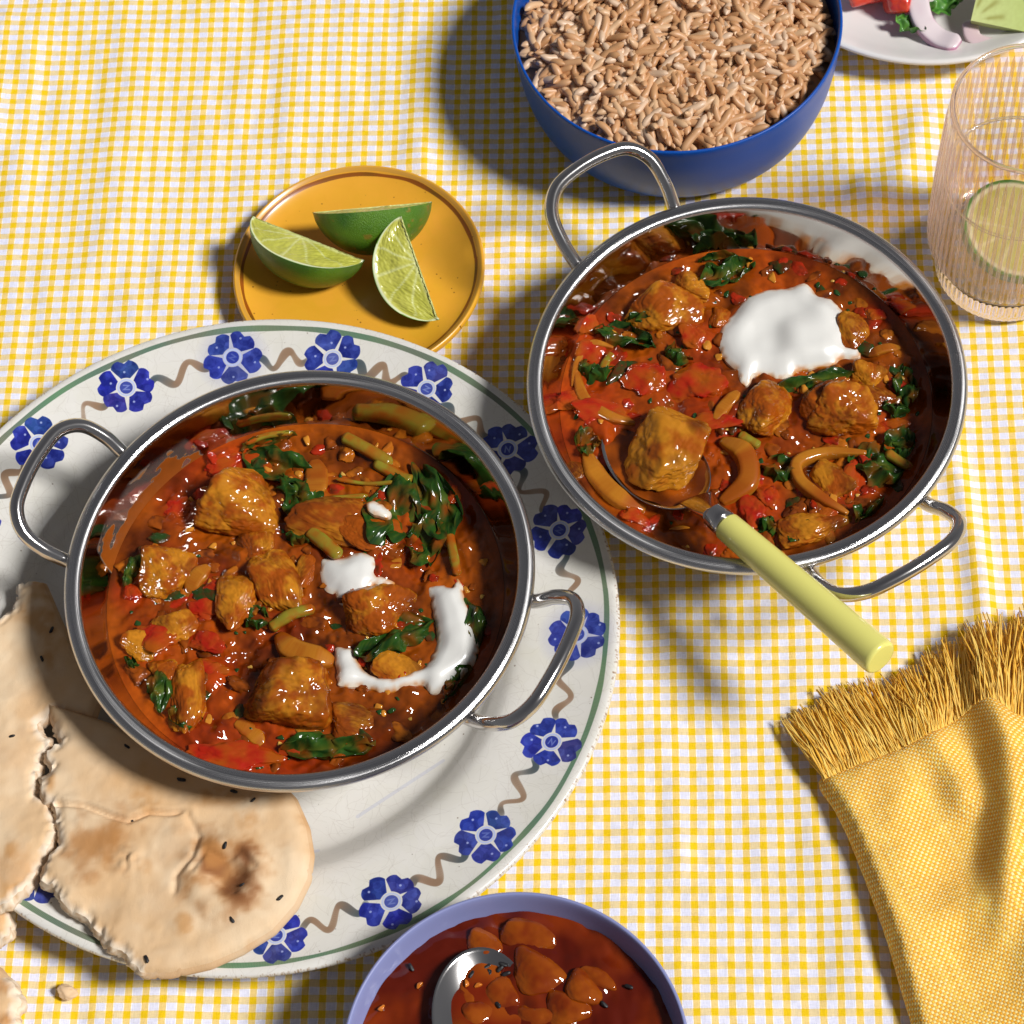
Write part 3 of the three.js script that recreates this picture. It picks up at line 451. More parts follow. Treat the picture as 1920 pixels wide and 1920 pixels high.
const curryR = makeCurry('chicken curry with tomatoes and a large yogurt dollop in the right-hand pan', cR, kR, levR, {
  s: 8.7, bits: 130,
  chicken: [[1248, 578, 150, 96, 12, 0.4, 0.7], [1300, 540, 80, 50, 40, 0.15, 0.7], [1440, 762, 92, 110, 15, 0.3, 0.8], [1585, 768, 130, 100, 10, 0.3, 0.8], [1545, 762, 70, 80, 0, 0.6, 0.7], [1560, 900, 90, 70, 30, 0.35, 0.5], [1520, 985, 130, 66, -10, 0.25, 0.6], [1625, 700, 66, 54, 0, 0.2, 0.6], [1600, 620, 60, 70, 10, 0.6, 0.5], [1350, 590, 40, 50, 30, 0.3, 0.6], [1075, 880, 60, 40, 0, 0.6, 0.3], [1640, 745, 60, 50, 0, 0.3, 0.6]],
  tomato: [[1212, 712, 92, 66, 10], [1312, 722, 96, 84, 0], [1300, 638, 52, 54, 0], [1130, 785, 120, 48, 15], [1335, 795, 90, 44, 0], [1412, 962, 60, 66, 0], [1092, 608, 44, 60, 30], [1378, 1036, 60, 40, 20], [1592, 905, 44, 70, 15], [1675, 794, 64, 26, 5], [1068, 752, 60, 40, 0], [1110, 660, 60, 46, 0], [1190, 970, 60, 34, 30], [1440, 930, 40, 40, 0], [1640, 590, 40, 30, 0], [1550, 965, 40, 24, 10]],
  spinach: [[1362, 508, 96, 46, -20, 0.05], [1168, 628, 110, 40, 28, 0.05], [1200, 602, 54, 30, 10, 0.1], [1530, 716, 124, 44, -6, 0.1], [1650, 872, 96, 80, 30, 0.25], [1640, 962, 60, 60, -40, 0.25], [1464, 876, 60, 46, 10, 0.2], [1272, 664, 40, 34, 30, 0.2], [1680, 762, 40, 40, 20, 0.1], [1092, 832, 56, 44, 0, 0.45], [1110, 690, 60, 40, 10, 0.5], [1690, 830, 60, 60, 10, 0.3], [1500, 1000, 40, 40, 40, 0.2], [1700, 720, 50, 70, 0, 0.2], [1345, 470, 70, 30, 10, 0.2], [1440, 985, 30, 40, 70, 0.3]],
  strips: [[[[1098, 842], [1118, 886], [1160, 930], [1210, 950]], 40, 0.0042, 'onion', 0.002], [[[1352, 822], [1395, 852], [1402, 900], [1352, 938]], 44, 0.0045, 'onion', 0.003], [[[1340, 790], [1362, 758], [1385, 735]], 34, 0.0035, 'onion', 0.003], [[[1625, 850], [1545, 848], [1494, 872], [1498, 900], [1540, 938], [1590, 965]], 26, 0.0042, 'onion', 0.004], [[[1385, 812], [1405, 822], [1425, 832]], 22, 0.002, 'stem', 0.002], [[[1628, 662], [1655, 655], [1688, 650]], 26, 0.003, 'onion', 0.003], [[[1545, 985], [1555, 1010], [1560, 1035]], 32, 0.003, 'onion', 0.002], [[[1060, 720], [1075, 672], [1110, 645], [1150, 650]], 16, 0.0026, 'onion', 0.002], [[[1080, 690], [1095, 745], [1140, 782], [1190, 790]], 24, 0.003, 'onion', 0.002], [[[1660, 850], [1700, 872], [1740, 884]], 22, 0.0024, 'stem', 0.004], [[[1240, 1000], [1280, 990], [1310, 1005]], 30, 0.002, 'onion', 0.001], [[[1130, 700], [1136, 680], [1150, 665]], 20, 0.002, 'stem', 0.002]],
});
const YR = yogurt('big glossy white yogurt dollop beside the tomatoes in the spooned pan', [[1362, 598], [1395, 558], [1440, 538], [1480, 532], [1510, 524], [1532, 545], [1568, 560], [1588, 598], [1588, 640], [1612, 645], [1612, 664], [1580, 668], [1556, 680], [1500, 690], [1470, 706], [1432, 698], [1412, 704], [1396, 720], [1378, 690], [1356, 665], [1346, 630]], curryR.Ysoft, levR, 0.0048, 0.0105);
yogurt('thick white yogurt crescent curling round a spinach leaf', [[800, 1096], [828, 1090], [848, 1094], [856, 1078], [864, 1090], [868, 1110], [882, 1150], [896, 1196], [890, 1232], [868, 1262], [842, 1282], [815, 1298], [792, 1282], [760, 1288], [720, 1294], [676, 1284], [636, 1284], [630, 1256], [626, 1212], [636, 1206], [650, 1210], [662, 1212], [672, 1238], [690, 1258], [720, 1270], [752, 1268], [790, 1250], [812, 1220], [818, 1180], [810, 1140], [806, 1116]], curryL.Ysoft, levL, 0.0046, 0.0065);
yogurt('ragged white yogurt blob beside a chicken piece in the plated pan', [[604, 1050], [640, 1044], [665, 1038], [692, 1040], [708, 1058], [710, 1078], [738, 1088], [728, 1096], [700, 1096], [690, 1112], [655, 1122], [640, 1132], [628, 1112], [604, 1094]], curryL.Ysoft, levL, 0.0042, 0.009);
yogurt('tiny oval drop of white yogurt on an orange chicken piece', [[690, 954], [704, 950], [722, 958], [734, 970], [728, 980], [710, 978], [694, 968]], (x, z) => curryL.Ysoft(x, z) + 0.0055, levL, 0.002, 0.003);

// ---------------------------------------------------------------- serving spoon with the yellow handle
{
  const fer = at(1338, 965, levR + 0.0250), rest = at(1446, 1058, baseR + PANH + 0.0078), end = rest.clone().add(rest.clone().sub(fer).normalize().multiplyScalar(0.0695));
  const dir = end.clone().sub(fer).normalize(), bc = at(1228, 862, levR + 0.004);
  const sp = thing('serving_spoon', 'steel spoon with a fat pale yellow handle resting on the pan rim', 'spoon', bc);
  const along = V3(dir.x, 0, dir.z).normalize(), side = V3(-along.z, 0, along.x), a = 0.030, b = 0.0205, pos = [], idx = [], n = 20, m = 64;
  for (const off of [0, 0.0011]) for (let i = 0; i <= n; i++) for (let j = 0; j < m; j++) { const r = i / n, th = j / m * 6.2832, e = 1 + 0.06 * Math.cos(th), q = bc.clone().addScaledVector(along, a * r * Math.cos(th)).addScaledVector(side, b * r * Math.sin(th) * e); pos.push(q.x, q.y - 0.0022 + 0.0026 * r * Math.sin(th) - 0.0075 * (1 - r * r) + (off ? off * (1 - 0.4 * r ** 8) : 0) + 0.0022 * r * Math.cos(th), q.z); }
  for (let k = 0; k < 2; k++) for (let i = 0; i < n; i++) for (let j = 0; j < m; j++) { const o = k * (n + 1) * m, p = o + i * m + j, q = o + i * m + (j + 1) % m; k ? idx.push(p, q, p + m, p + m, q, q + m) : idx.push(p, p + m, q, p + m, q + m, q); }
  for (let j = 0; j < m; j++) { const p = n * m + j, q = n * m + (j + 1) % m, o = (n + 1) * m; idx.push(p, p + o, q, q, p + o, q + o); }
  part('spoon_bowl', geom(pos, idx), M.steel, sp);
  const neck0 = bc.clone().addScaledVector(along, a * 0.96).add(V3(0, 0.0035, 0));
  part('neck', sweep([neck0, neck0.clone().lerp(fer, 0.5), fer], (t) => lerp(0.0085, 0.0046, t), (t) => lerp(0.0011, 0.0034, t), V3(0, 1, 0), 20, 16), M.steel, sp);
  const along3 = (prof, name, mat) => { const g = new THREE.LatheGeometry(prof.map(([r, y]) => new THREE.Vector2(r, y)), 64); g.applyQuaternion(new THREE.Quaternion().setFromUnitVectors(V3(0, 1, 0), dir)); g.translate(fer.x, fer.y, fer.z); part(name, g, mat, sp); };
  const Lh = end.distanceTo(fer);
  along3([[0, -0.0006], [0.0052, -0.0006], [0.0058, 0], [0.0060, 0.004], [0.0061, 0.0085], [0, 0.0085]], 'ferrule', M.steel);
  const hp = [[0, 0.0086], [0.0060, 0.0086], [0.0066, 0.0094]]; for (let i = 1; i <= 12; i++) hp.push([lerp(0.0066, 0.0082, Math.pow(i / 12, 0.8)), lerp(0.0095, Lh - 0.0022, i / 12)]); hp.push([0.0080, Lh - 0.0010], [0.0074, Lh - 0.0002], [0.0066, Lh], [0, Lh]);
  along3(hp, 'handle', phys({ color: rgb(0.75, 0.71, 0.19), roughness: 0.25, clearcoat: 0.5, clearcoatRoughness: 0.15 }));
  // the piece of chicken it holds belongs to the curry
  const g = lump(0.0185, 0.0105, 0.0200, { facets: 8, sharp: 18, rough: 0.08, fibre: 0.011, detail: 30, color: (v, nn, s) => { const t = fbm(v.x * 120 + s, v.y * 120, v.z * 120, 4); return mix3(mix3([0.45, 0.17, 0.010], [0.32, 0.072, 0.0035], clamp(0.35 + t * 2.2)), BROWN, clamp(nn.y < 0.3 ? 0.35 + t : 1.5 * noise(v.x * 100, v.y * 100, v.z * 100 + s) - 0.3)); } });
  part('chicken_piece', placed(g, at(1250, 838, levR + 0.010), -0.5, 0.1, 0.15), M.wet, curryR.cur);
  const gs = [], sp0 = bc.clone(); // sauce lying in the spoon
  const ps = [], is = [], cs = []; for (let i = 0; i <= 10; i++) for (let j = 0; j < 48; j++) { const r = i / 10 * 0.975, th = j / 48 * 6.2832, q = sp0.clone().addScaledVector(along, a * r * Math.cos(th)).addScaledVector(side, b * r * Math.sin(th)); ps.push(q.x, q.y - 0.0020 + 0.0024 * r * Math.sin(th) + 0.0008 * noise(q.x * 200, q.z * 200) - 0.0006 * sstep(0.85, 1, i / 10) + 0.0022 * r * Math.cos(th), q.z); cs.push(...mix3(ORANGE, BROWN, clamp(0.4 + noise(q.x * 120, q.z * 120, 3)))); }
  for (let i = 0; i < 10; i++) for (let j = 0; j < 48; j++) { const p = i * 48 + j, q = i * 48 + (j + 1) % 48; is.push(p, q, p + 48, p + 48, q, q + 48); }
  part('spooned_sauce', geom(ps, is, cs, ps.flatMap((v, i) => i % 3 === 0 ? [v * 60, ps[i + 2] * 60] : [])), M.sauce, curryR.cur);
}

// ---------------------------------------------------------------- naan
const CRUST = [0.70, 0.47, 0.26], PALE = [0.76, 0.58, 0.38], CRUMB = [0.82, 0.70, 0.55], TOAST = [0.43, 0.185, 0.045], CHAR = [0.20, 0.065, 0.016];
function naan(name, label, cat, poly, hgt, topF, thick, spots, group) {
  const P = ragged(pxPoly(poly, hgt)), sp = spots.map(([x, y, r, k]) => { const p = at(x, y, hgt); return [p.x, p.z, r / 4250, k]; });
  const top = (x, z, d, f) => topF(x, z) + 0.0011 * fbm(x * 40, z * 40, 2, 3) + 0.0011 * Math.max(0, noise(x * 70, z * 70, 6)) ** 1.5 + 0.00035 * Math.max(0, noise(x * 190, z * 190, 9)) ** 1.5 + 0.00012 * noise(x * 420, z * 420, 4) - thick * 0.42 * (1 - Math.sqrt(1 - (1 - clamp(d / 0.009)) ** 2)) * (1 - 0.75 * f) - f * 0.0022 * clamp(1 - d / 0.004) * (0.6 + noise(x * 500, z * 500, 1));
  const g = slab(P, 0.0011, top, (x, z, d) => topF(x, z) - thick, (x, z, d, f, k, t) => {
    let q = mix3(CRUST, PALE, clamp(0.45 + 1.5 * fbm(x * 55, z * 55, 5, 4)));
    const fr = fbm(x * 160, z * 160, 8, 3); q = mix3(mix3(q, [0.64, 0.35, 0.13], clamp(1.1 * fbm(x * 38 + 3, z * 38, 11, 4)) * 0.8), [0.55, 0.27, 0.08], 0.75 * sstep(0.38, 0.75, noise(x * 70, z * 70, 6)) * clamp(0.5 + 2 * fr));
    for (const [sx, sz, r, s] of sp) { const d2 = Math.hypot(x - sx, z - sz) / r; q = mix3(q, s > 1 ? CHAR : TOAST, clamp(sstep(1.25, 0.25, d2 + fr * 0.9)) * Math.min(1, s) * 0.9); }
    if (k === 'side') q = mix3(mix3(q, TOAST, 0.25), mix3(CRUMB, [0.62, 0.42, 0.25], clamp(0.4 + noise(x * 700, t * 9, z * 700))), f); else if (f > 0.5 && d < 0.003) q = mix3(q, CRUMB, clamp(1 - d / 0.003 + 0.5 * fr));
    return q;
  }, 0.0016, 6, (x, y, z) => [x * 1, z * 1 + y]);
  const o = thing(name, label, cat, at(poly[0][0], poly[0][1], 0), group); part('bread', g, M.naan, o);
  return { o, top: (px, py) => { const p = at(px, py, hgt); const [d, , , f] = inPoly(P, p.x, p.z); p.y = top(p.x, p.z, d, f); return p; } };
}
const crack = [[105, 1506], [160, 1512], [205, 1530], [240, 1540], [280, 1524], [320, 1526], [350, 1522]].map(([x, y]) => { const p = at(x, y, 0.036); return [p.x, p.z]; });
const blis = at(425, 1640, 0.036), tear = at(243, 1610, 0.036), dip = at(180, 1700, 0.036);
const lobes = [[[352, 1530], [372, 1570], [362, 1610], [330, 1640], [328, 1670]], [[362, 1632], [388, 1600], [420, 1612], [450, 1600], [478, 1625]], [[390, 1640], [420, 1660], [440, 1672]]].map((l) => l.map(([x, y]) => { const p = at(x, y, 0.036); return [p.x, p.z]; }));
const t1 = (x, z) => {
  let y = 0.0365 + 0.001 * noise(x * 20, z * 20, 1);
  const [d, t] = lineDist(crack, x, z); y -= 0.0026 * Math.exp(-((d / 0.0011) ** 2)) * sstep(0, 0.1, 1 - t); if (d < 0.006) y += 0.0006 * Math.exp(-(((d - 0.0025) / 0.002) ** 2));
  const b = Math.hypot(x - blis.x, z - blis.z); y += 0.0030 * Math.exp(-(((b - 0.013) / 0.006) ** 2)) - 0.0030 * Math.exp(-((b / 0.008) ** 2));
  for (const l of lobes) { const [q] = lineDist(l, x, z); y -= 0.0016 * Math.exp(-((q / 0.0014) ** 2)); }
  const e = Math.hypot(x - tear.x, z - tear.z); y += 0.0016 * Math.exp(-((e / 0.005) ** 2)) * (1 + noise(x * 500, z * 500, 2));
  const f = Math.hypot((x - dip.x) / 1.5, z - dip.z); y -= 0.0035 * Math.exp(-((f / 0.008) ** 2));
  return y;
};
const n1 = naan('naan_bread', 'torn naan half with a scorched blister, overhanging the near plate edge', 'bread', [[85, 1312, 0], [130, 1326, 0], [200, 1350, 0], [260, 1380, 0], [330, 1412, 0], [430, 1446, 0], [520, 1462, 0], [548, 1490, 0], [572, 1545, 0], [580, 1595, 0], [574, 1640, 0], [550, 1690, 0], [508, 1736, 0], [450, 1772, 0], [390, 1800, 0], [315, 1817, 0], [258, 1818, 1], [240, 1790, 1], [205, 1770, 1], [165, 1722, 1], [118, 1690, 1], [100, 1656, 1], [76, 1650, 1], [82, 1625, 1], [104, 1592, 1], [112, 1560, 1], [104, 1532, 1], [98, 1504, 1], [78, 1488, 1], [76, 1455, 1], [96, 1440, 1], [88, 1405, 1], [112, 1388, 1], [100, 1350, 1]], 0.036, t1, 0.011, [[190, 1582, 70, 0.85], [215, 1565, 36, 0.7], [425, 1640, 84, 1.0], [446, 1656, 44, 1.5], [396, 1622, 34, 1.2], [458, 1612, 28, 1.3], [405, 1596, 36, 0.8], [330, 1600, 60, 0.22], [300, 1690, 40, 0.15], [165, 1610, 40, 0.3]]);
const n2 = naan('naan_bread', 'larger torn naan piece at the left edge with a ragged peak', 'bread', [[-170, 1180, 0], [-60, 1150, 0], [0, 1158, 1], [10, 1150, 1], [24, 1138, 1], [36, 1088, 1], [56, 1082, 1], [76, 1084, 0], [88, 1112, 0], [104, 1150, 0], [122, 1186, 0], [150, 1230, 0], [185, 1300, 0], [170, 1340, 0], [110, 1330, 1], [84, 1340, 1], [66, 1352, 1], [72, 1372, 1], [92, 1385, 1], [70, 1420, 1], [62, 1450, 1], [66, 1490, 1], [92, 1510, 1], [104, 1545, 1], [92, 1584, 1], [74, 1618, 1], [44, 1664, 1], [14, 1692, 1], [-30, 1700, 1], [-120, 1640, 0], [-190, 1500, 0], [-210, 1330, 0]], 0.033, (x, z) => 0.0335 + 0.0022 * noise(x * 22, z * 22, 4) + 0.001 * noise(x * 60, z * 60, 7), 0.010, [[20, 1625, 50, 0.3], [60, 1330, 60, 0.15], [10, 1420, 60, 0.2], [50, 1640, 30, 0.2]]);
naan('naan_scrap', 'small naan scrap poking in at the left edge below the plate rim', 'bread', [[-60, 1690, 1], [2, 1690, 1], [16, 1702, 1], [18, 1730, 1], [10, 1752, 1], [-10, 1762, 1], [-60, 1770, 1]], 0.02, (x, z) => 0.020 + 0.001 * noise(x * 80, z * 80, 2), 0.009, []);
naan('naan_scrap', 'browned naan scrap on the tablecloth in the near left corner', 'bread', [[-70, 1800, 0], [-10, 1806, 0], [12, 1832, 1], [26, 1846, 1], [38, 1876, 1], [24, 1890, 1], [28, 1915, 1], [10, 1950, 1], [-70, 1960, 1]], 0.012, (x, z) => 0.012 + 0.001 * noise(x * 80, z * 80, 5), 0.0125, [[10, 1855, 20, 0.8], [18, 1905, 22, 0.9]]);
{
  const sg = lump(0.0017, 0.0007, 0.0009, { detail: 4, facets: 6 });
  const put = (b, list) => { for (const [x, y] of list) { const p = b.top(x, y), m = part('nigella_seed', sg, M.seed, b.o); m.position.add(p).add(V3(0, 0.0003, 0)); m.rotation.y = rr(0, 6); m.scale.setScalar(rr(0.6, 1.0)); } };
  put(n1, [[238, 1400], [340, 1463], [440, 1486], [475, 1502], [247, 1537], [275, 1798], [525, 1684], [435, 1725], [455, 1661], [424, 1590]]);
  put(n2, [[96, 1180], [79, 1236], [23, 1380]]);
  const cg = lump(0.004, 0.0025, 0.0035, { detail: 6, facets: 8, rough: 0.2 }), p = at(127, 1862, 0.001), cm = new THREE.Mesh(cg, phys({ color: rgb(0.72, 0.5, 0.3), roughness: 0.9 })); cm.position.copy(p); cm.castShadow = true; cm.name = 'bread_crumb'; tag(cm, 'single naan crumb lying on the gingham below the big plate', 'crumb'); scene.add(cm);
}

// ---------------------------------------------------------------- yellow plate with lime wedges
const ypC = V3(-0.0547 * (CAM_Y - 0.013), 0.0003, -0.6787 * (CAM_Y - 0.013) + CAM_Z);
{
  const R = 0.0617, prof = [[0, 0.0068], [0.035, 0.0068], [0.050, 0.0076], [0.0568, 0.0098], [0.0592, 0.0118], [0.0606, 0.0125], [0.0614, 0.0118], [R, 0.0098], [0.0596, 0.0064], [0.054, 0.0025], [0.048, 0.0003], [0.02, 0.0003], [0, 0.0008]];
  const S = 1024, cv = document.createElement('canvas'); cv.width = cv.height = S; const c = cv.getContext('2d'), K = S / 0.126;
  c.fillStyle = 'rgb(222,160,46)'; c.fillRect(0, 0, S, S);
  for (let i = 0; i < 300; i++) { c.fillStyle = `rgba(${rnd() < 0.5 ? '232,176,66' : '208,146,34'},0.06)`; c.beginPath(); c.arc(rnd() * S, rnd() * S, rr(20, 90), 0, 7); c.fill(); }
  for (let i = 0; i < 1200; i++) { const th = i / 1200 * 6.2832; c.strokeStyle = `rgba(${118 + 20 * noise(th * 8, 1)},66,14,0.85)`; c.lineWidth = (0.0015 + 0.0004 * noise(th * 6, 2)) * K; c.beginPath(); c.arc(S / 2, S / 2, (0.0574 + 0.0003 * noise(th * 4, 7)) * K, th, th + 0.007); c.stroke(); }
  for (let i = 0; i < 1200; i++) { const th = i / 1200 * 6.2832; c.strokeStyle = `rgba(198,146,62,0.8)`; c.lineWidth = 0.0016 * K; c.beginPath(); c.arc(S / 2, S / 2, 0.0594 * K, th, th + 0.007); c.stroke(); }
  for (let i = 0; i < 110; i++) { c.fillStyle = `rgba(96,56,14,${rr(0.3, 0.9)})`; c.beginPath(); c.arc(rnd() * S, rnd() * S, rr(0.8, 3.4), 0, 7); c.fill(); }
  const tex = new THREE.CanvasTexture(cv); tex.colorSpace = THREE.SRGBColorSpace; tex.flipY = false;
  tag(part('side_plate', lathe(prof, ypC, 160, true, null, (x, z) => [0.5 + x / 0.126, 0.5 + z / 0.126]), phys({ map: tex, roughness: 0.3, clearcoat: 0.25, clearcoatRoughness: 0.2 }), scene), 'small mustard yellow plate with a thin brown ring', 'plate');
}
const skinTex = dataTex(512, 512, (x, y) => { const v = 150 + 90 * noise(x * 0.06, y * 0.06, 2) + 30 * noise(x * 0.4, y * 0.4, 3); return [v, v, v]; });
function limeWedge(label, tipA, tipB, ang, half, rad, dark) {
  const axis = tipB.clone().sub(tipA), L = axis.length() / 2, X = axis.clone().normalize(), cen = tipA.clone().lerp(tipB, 0.5), up0 = V3(0, 1, 0).addScaledVector(X, -X.y).normalize(), sd = V3(0, 0, 0).crossVectors(X, up0).normalize(); // sd horizontal, up0 up
  const o = thing('lime_wedge', label, 'lime wedge', cen, null), D = (p) => up0.clone().multiplyScalar(Math.sin(p)).addScaledVector(sd, Math.cos(p));
  const prof = (u) => rad * Math.pow(1 - Math.pow(Math.abs(u), 2.15), 0.62) + 0;
  const P = (u, f, p) => cen.clone().addScaledVector(X, u * L).addScaledVector(D(p), prof(u) * f);
  { // skin
    const pos = [], col = [], idx = [], uv = [], n = 60, m = 36;
    for (let i = 0; i <= n; i++) for (let j = 0; j <= m; j++) { const u = -1 + 2 * i / n, p = ang - half + 2 * half * j / m, q = P(u, 1, p), t = fbm(q.x * 90, q.y * 90, q.z * 90, 3); pos.push(q.x, q.y, q.z); uv.push(u * 3, p * 2); let g = mix3([0.032, 0.135, 0.004], [0.10, 0.235, 0.008], clamp(0.4 + t * 1.5 - dark)); g = mix3(g, [0.20, 0.29, 0.03], clamp(0.5 * sstep(0.72, 1, Math.abs(u)))); const br = fbm(q.x * 240, q.y * 240, q.z * 240 + 7, 3); if (dark < 0.1 && br > 0.34) g = mix3(g, [0.30, 0.17, 0.02], 0.7); col.push(...g); }
    for (let i = 0; i < n; i++) for (let j = 0; j < m; j++) { const e = i * (m + 1) + j; idx.push(e, e + m + 1, e + 1, e + 1, e + m + 1, e + m + 2); }
    part('peel', geom(pos, idx, col, uv), phys({ vertexColors: true, roughness: 0.36, clearcoat: 0.3, clearcoatRoughness: 0.25, bumpMap: clone(skinTex, 1), bumpScale: 0.00035 }), o);
  }
  for (const s of [-1, 1]) { // cut faces: pith, membranes and pulp
    const pos = [], col = [], idx = [], n = 70, m = 40, p = ang + s * half;
    for (let i = 0; i <= n; i++) for (let j = 0; j <= m; j++) {
      const u = -1 + 2 * i / n, f = j / m, w = prof(u), q = P(u, f, p), deep = 0.0007, N = D(p + s * Math.PI / 2);
      const pith = Math.min((1 - f) * w / 0.0017, (1 - Math.abs(u)) * L / 0.0017), rib = Math.abs(noise(u * 3 + s * 9, f * 0.7, 5 + half)) , grain = noise(u * 40 + f * 20, f * 26 - u * 9, 3 + s);
      q.addScaledVector(N, -deep * sstep(0.7, 1.5, pith) * (0.7 + 0.5 * grain) + 0.0009 * noise(u * 4, f * 3, s * 7) * f * (1 - f) * 4);
      pos.push(q.x, q.y, q.z);
      let c = mix3([0.40, 0.40, 0.020], [0.54, 0.52, 0.08], clamp(0.4 + grain * 0.22 + 0.3 * noise(u * 4, f * 3, 1))); { const ph = Math.atan2(f * w, (u + 0.12 * s) * L) + 0.1 * noise(u * 3, f * 3, s); let mem = 1; for (const e of [0.42, 0.95, 1.62, 2.25, 2.72]) mem = Math.min(mem, Math.abs(ph - e) * Math.hypot(f * w, (u + 0.12 * s) * L) / 0.0006); c = mix3(c, [0.66, 0.68, 0.30], 0.8 * (1 - sstep(0.4, 1.2, mem))); } c = mix3(c, [0.66, 0.70, 0.36], 0.6 * (1 - sstep(0.0, 0.14, f)));
      c = mix3([0.74, 0.78, 0.52], c, sstep(0.5, 1.1, pith)); if ((1 - f) * w < 0.0004) c = [0.16, 0.32, 0.03]; col.push(...c);
    }
    for (let i = 0; i < n; i++) for (let j = 0; j < m; j++) { const e = i * (m + 1) + j; s > 0 ? idx.push(e, e + 1, e + m + 1, e + m + 1, e + 1, e + m + 2) : idx.push(e, e + m + 1, e + 1, e + 1, e + m + 1, e + m + 2); }
    part('cut_face', geom(pos, idx, col), phys({ vertexColors: true, roughness: 0.3, clearcoat: 0.6, clearcoatRoughness: 0.15 }), o);
  }
  return o;
}
const rad = (d) => d * Math.PI / 180;
limeWedge('lime wedge with its cut face up, leftmost on the yellow plate', at(474, 405, 0.026), at(684, 488, 0.024), rad(-14), rad(40), 0.0235, 0.12);
limeWedge('lime wedge showing only green peel, furthest back on the yellow plate', at(586, 398, 0.026), at(810, 378, 0.026), rad(8), rad(42), 0.0235, 0.0);
limeWedge('upright pale lime wedge with its flesh towards the viewer, on the right', at(752, 404, 0.040), at(822, 600, 0.017), rad(-50), rad(38), 0.0225, 0.05);

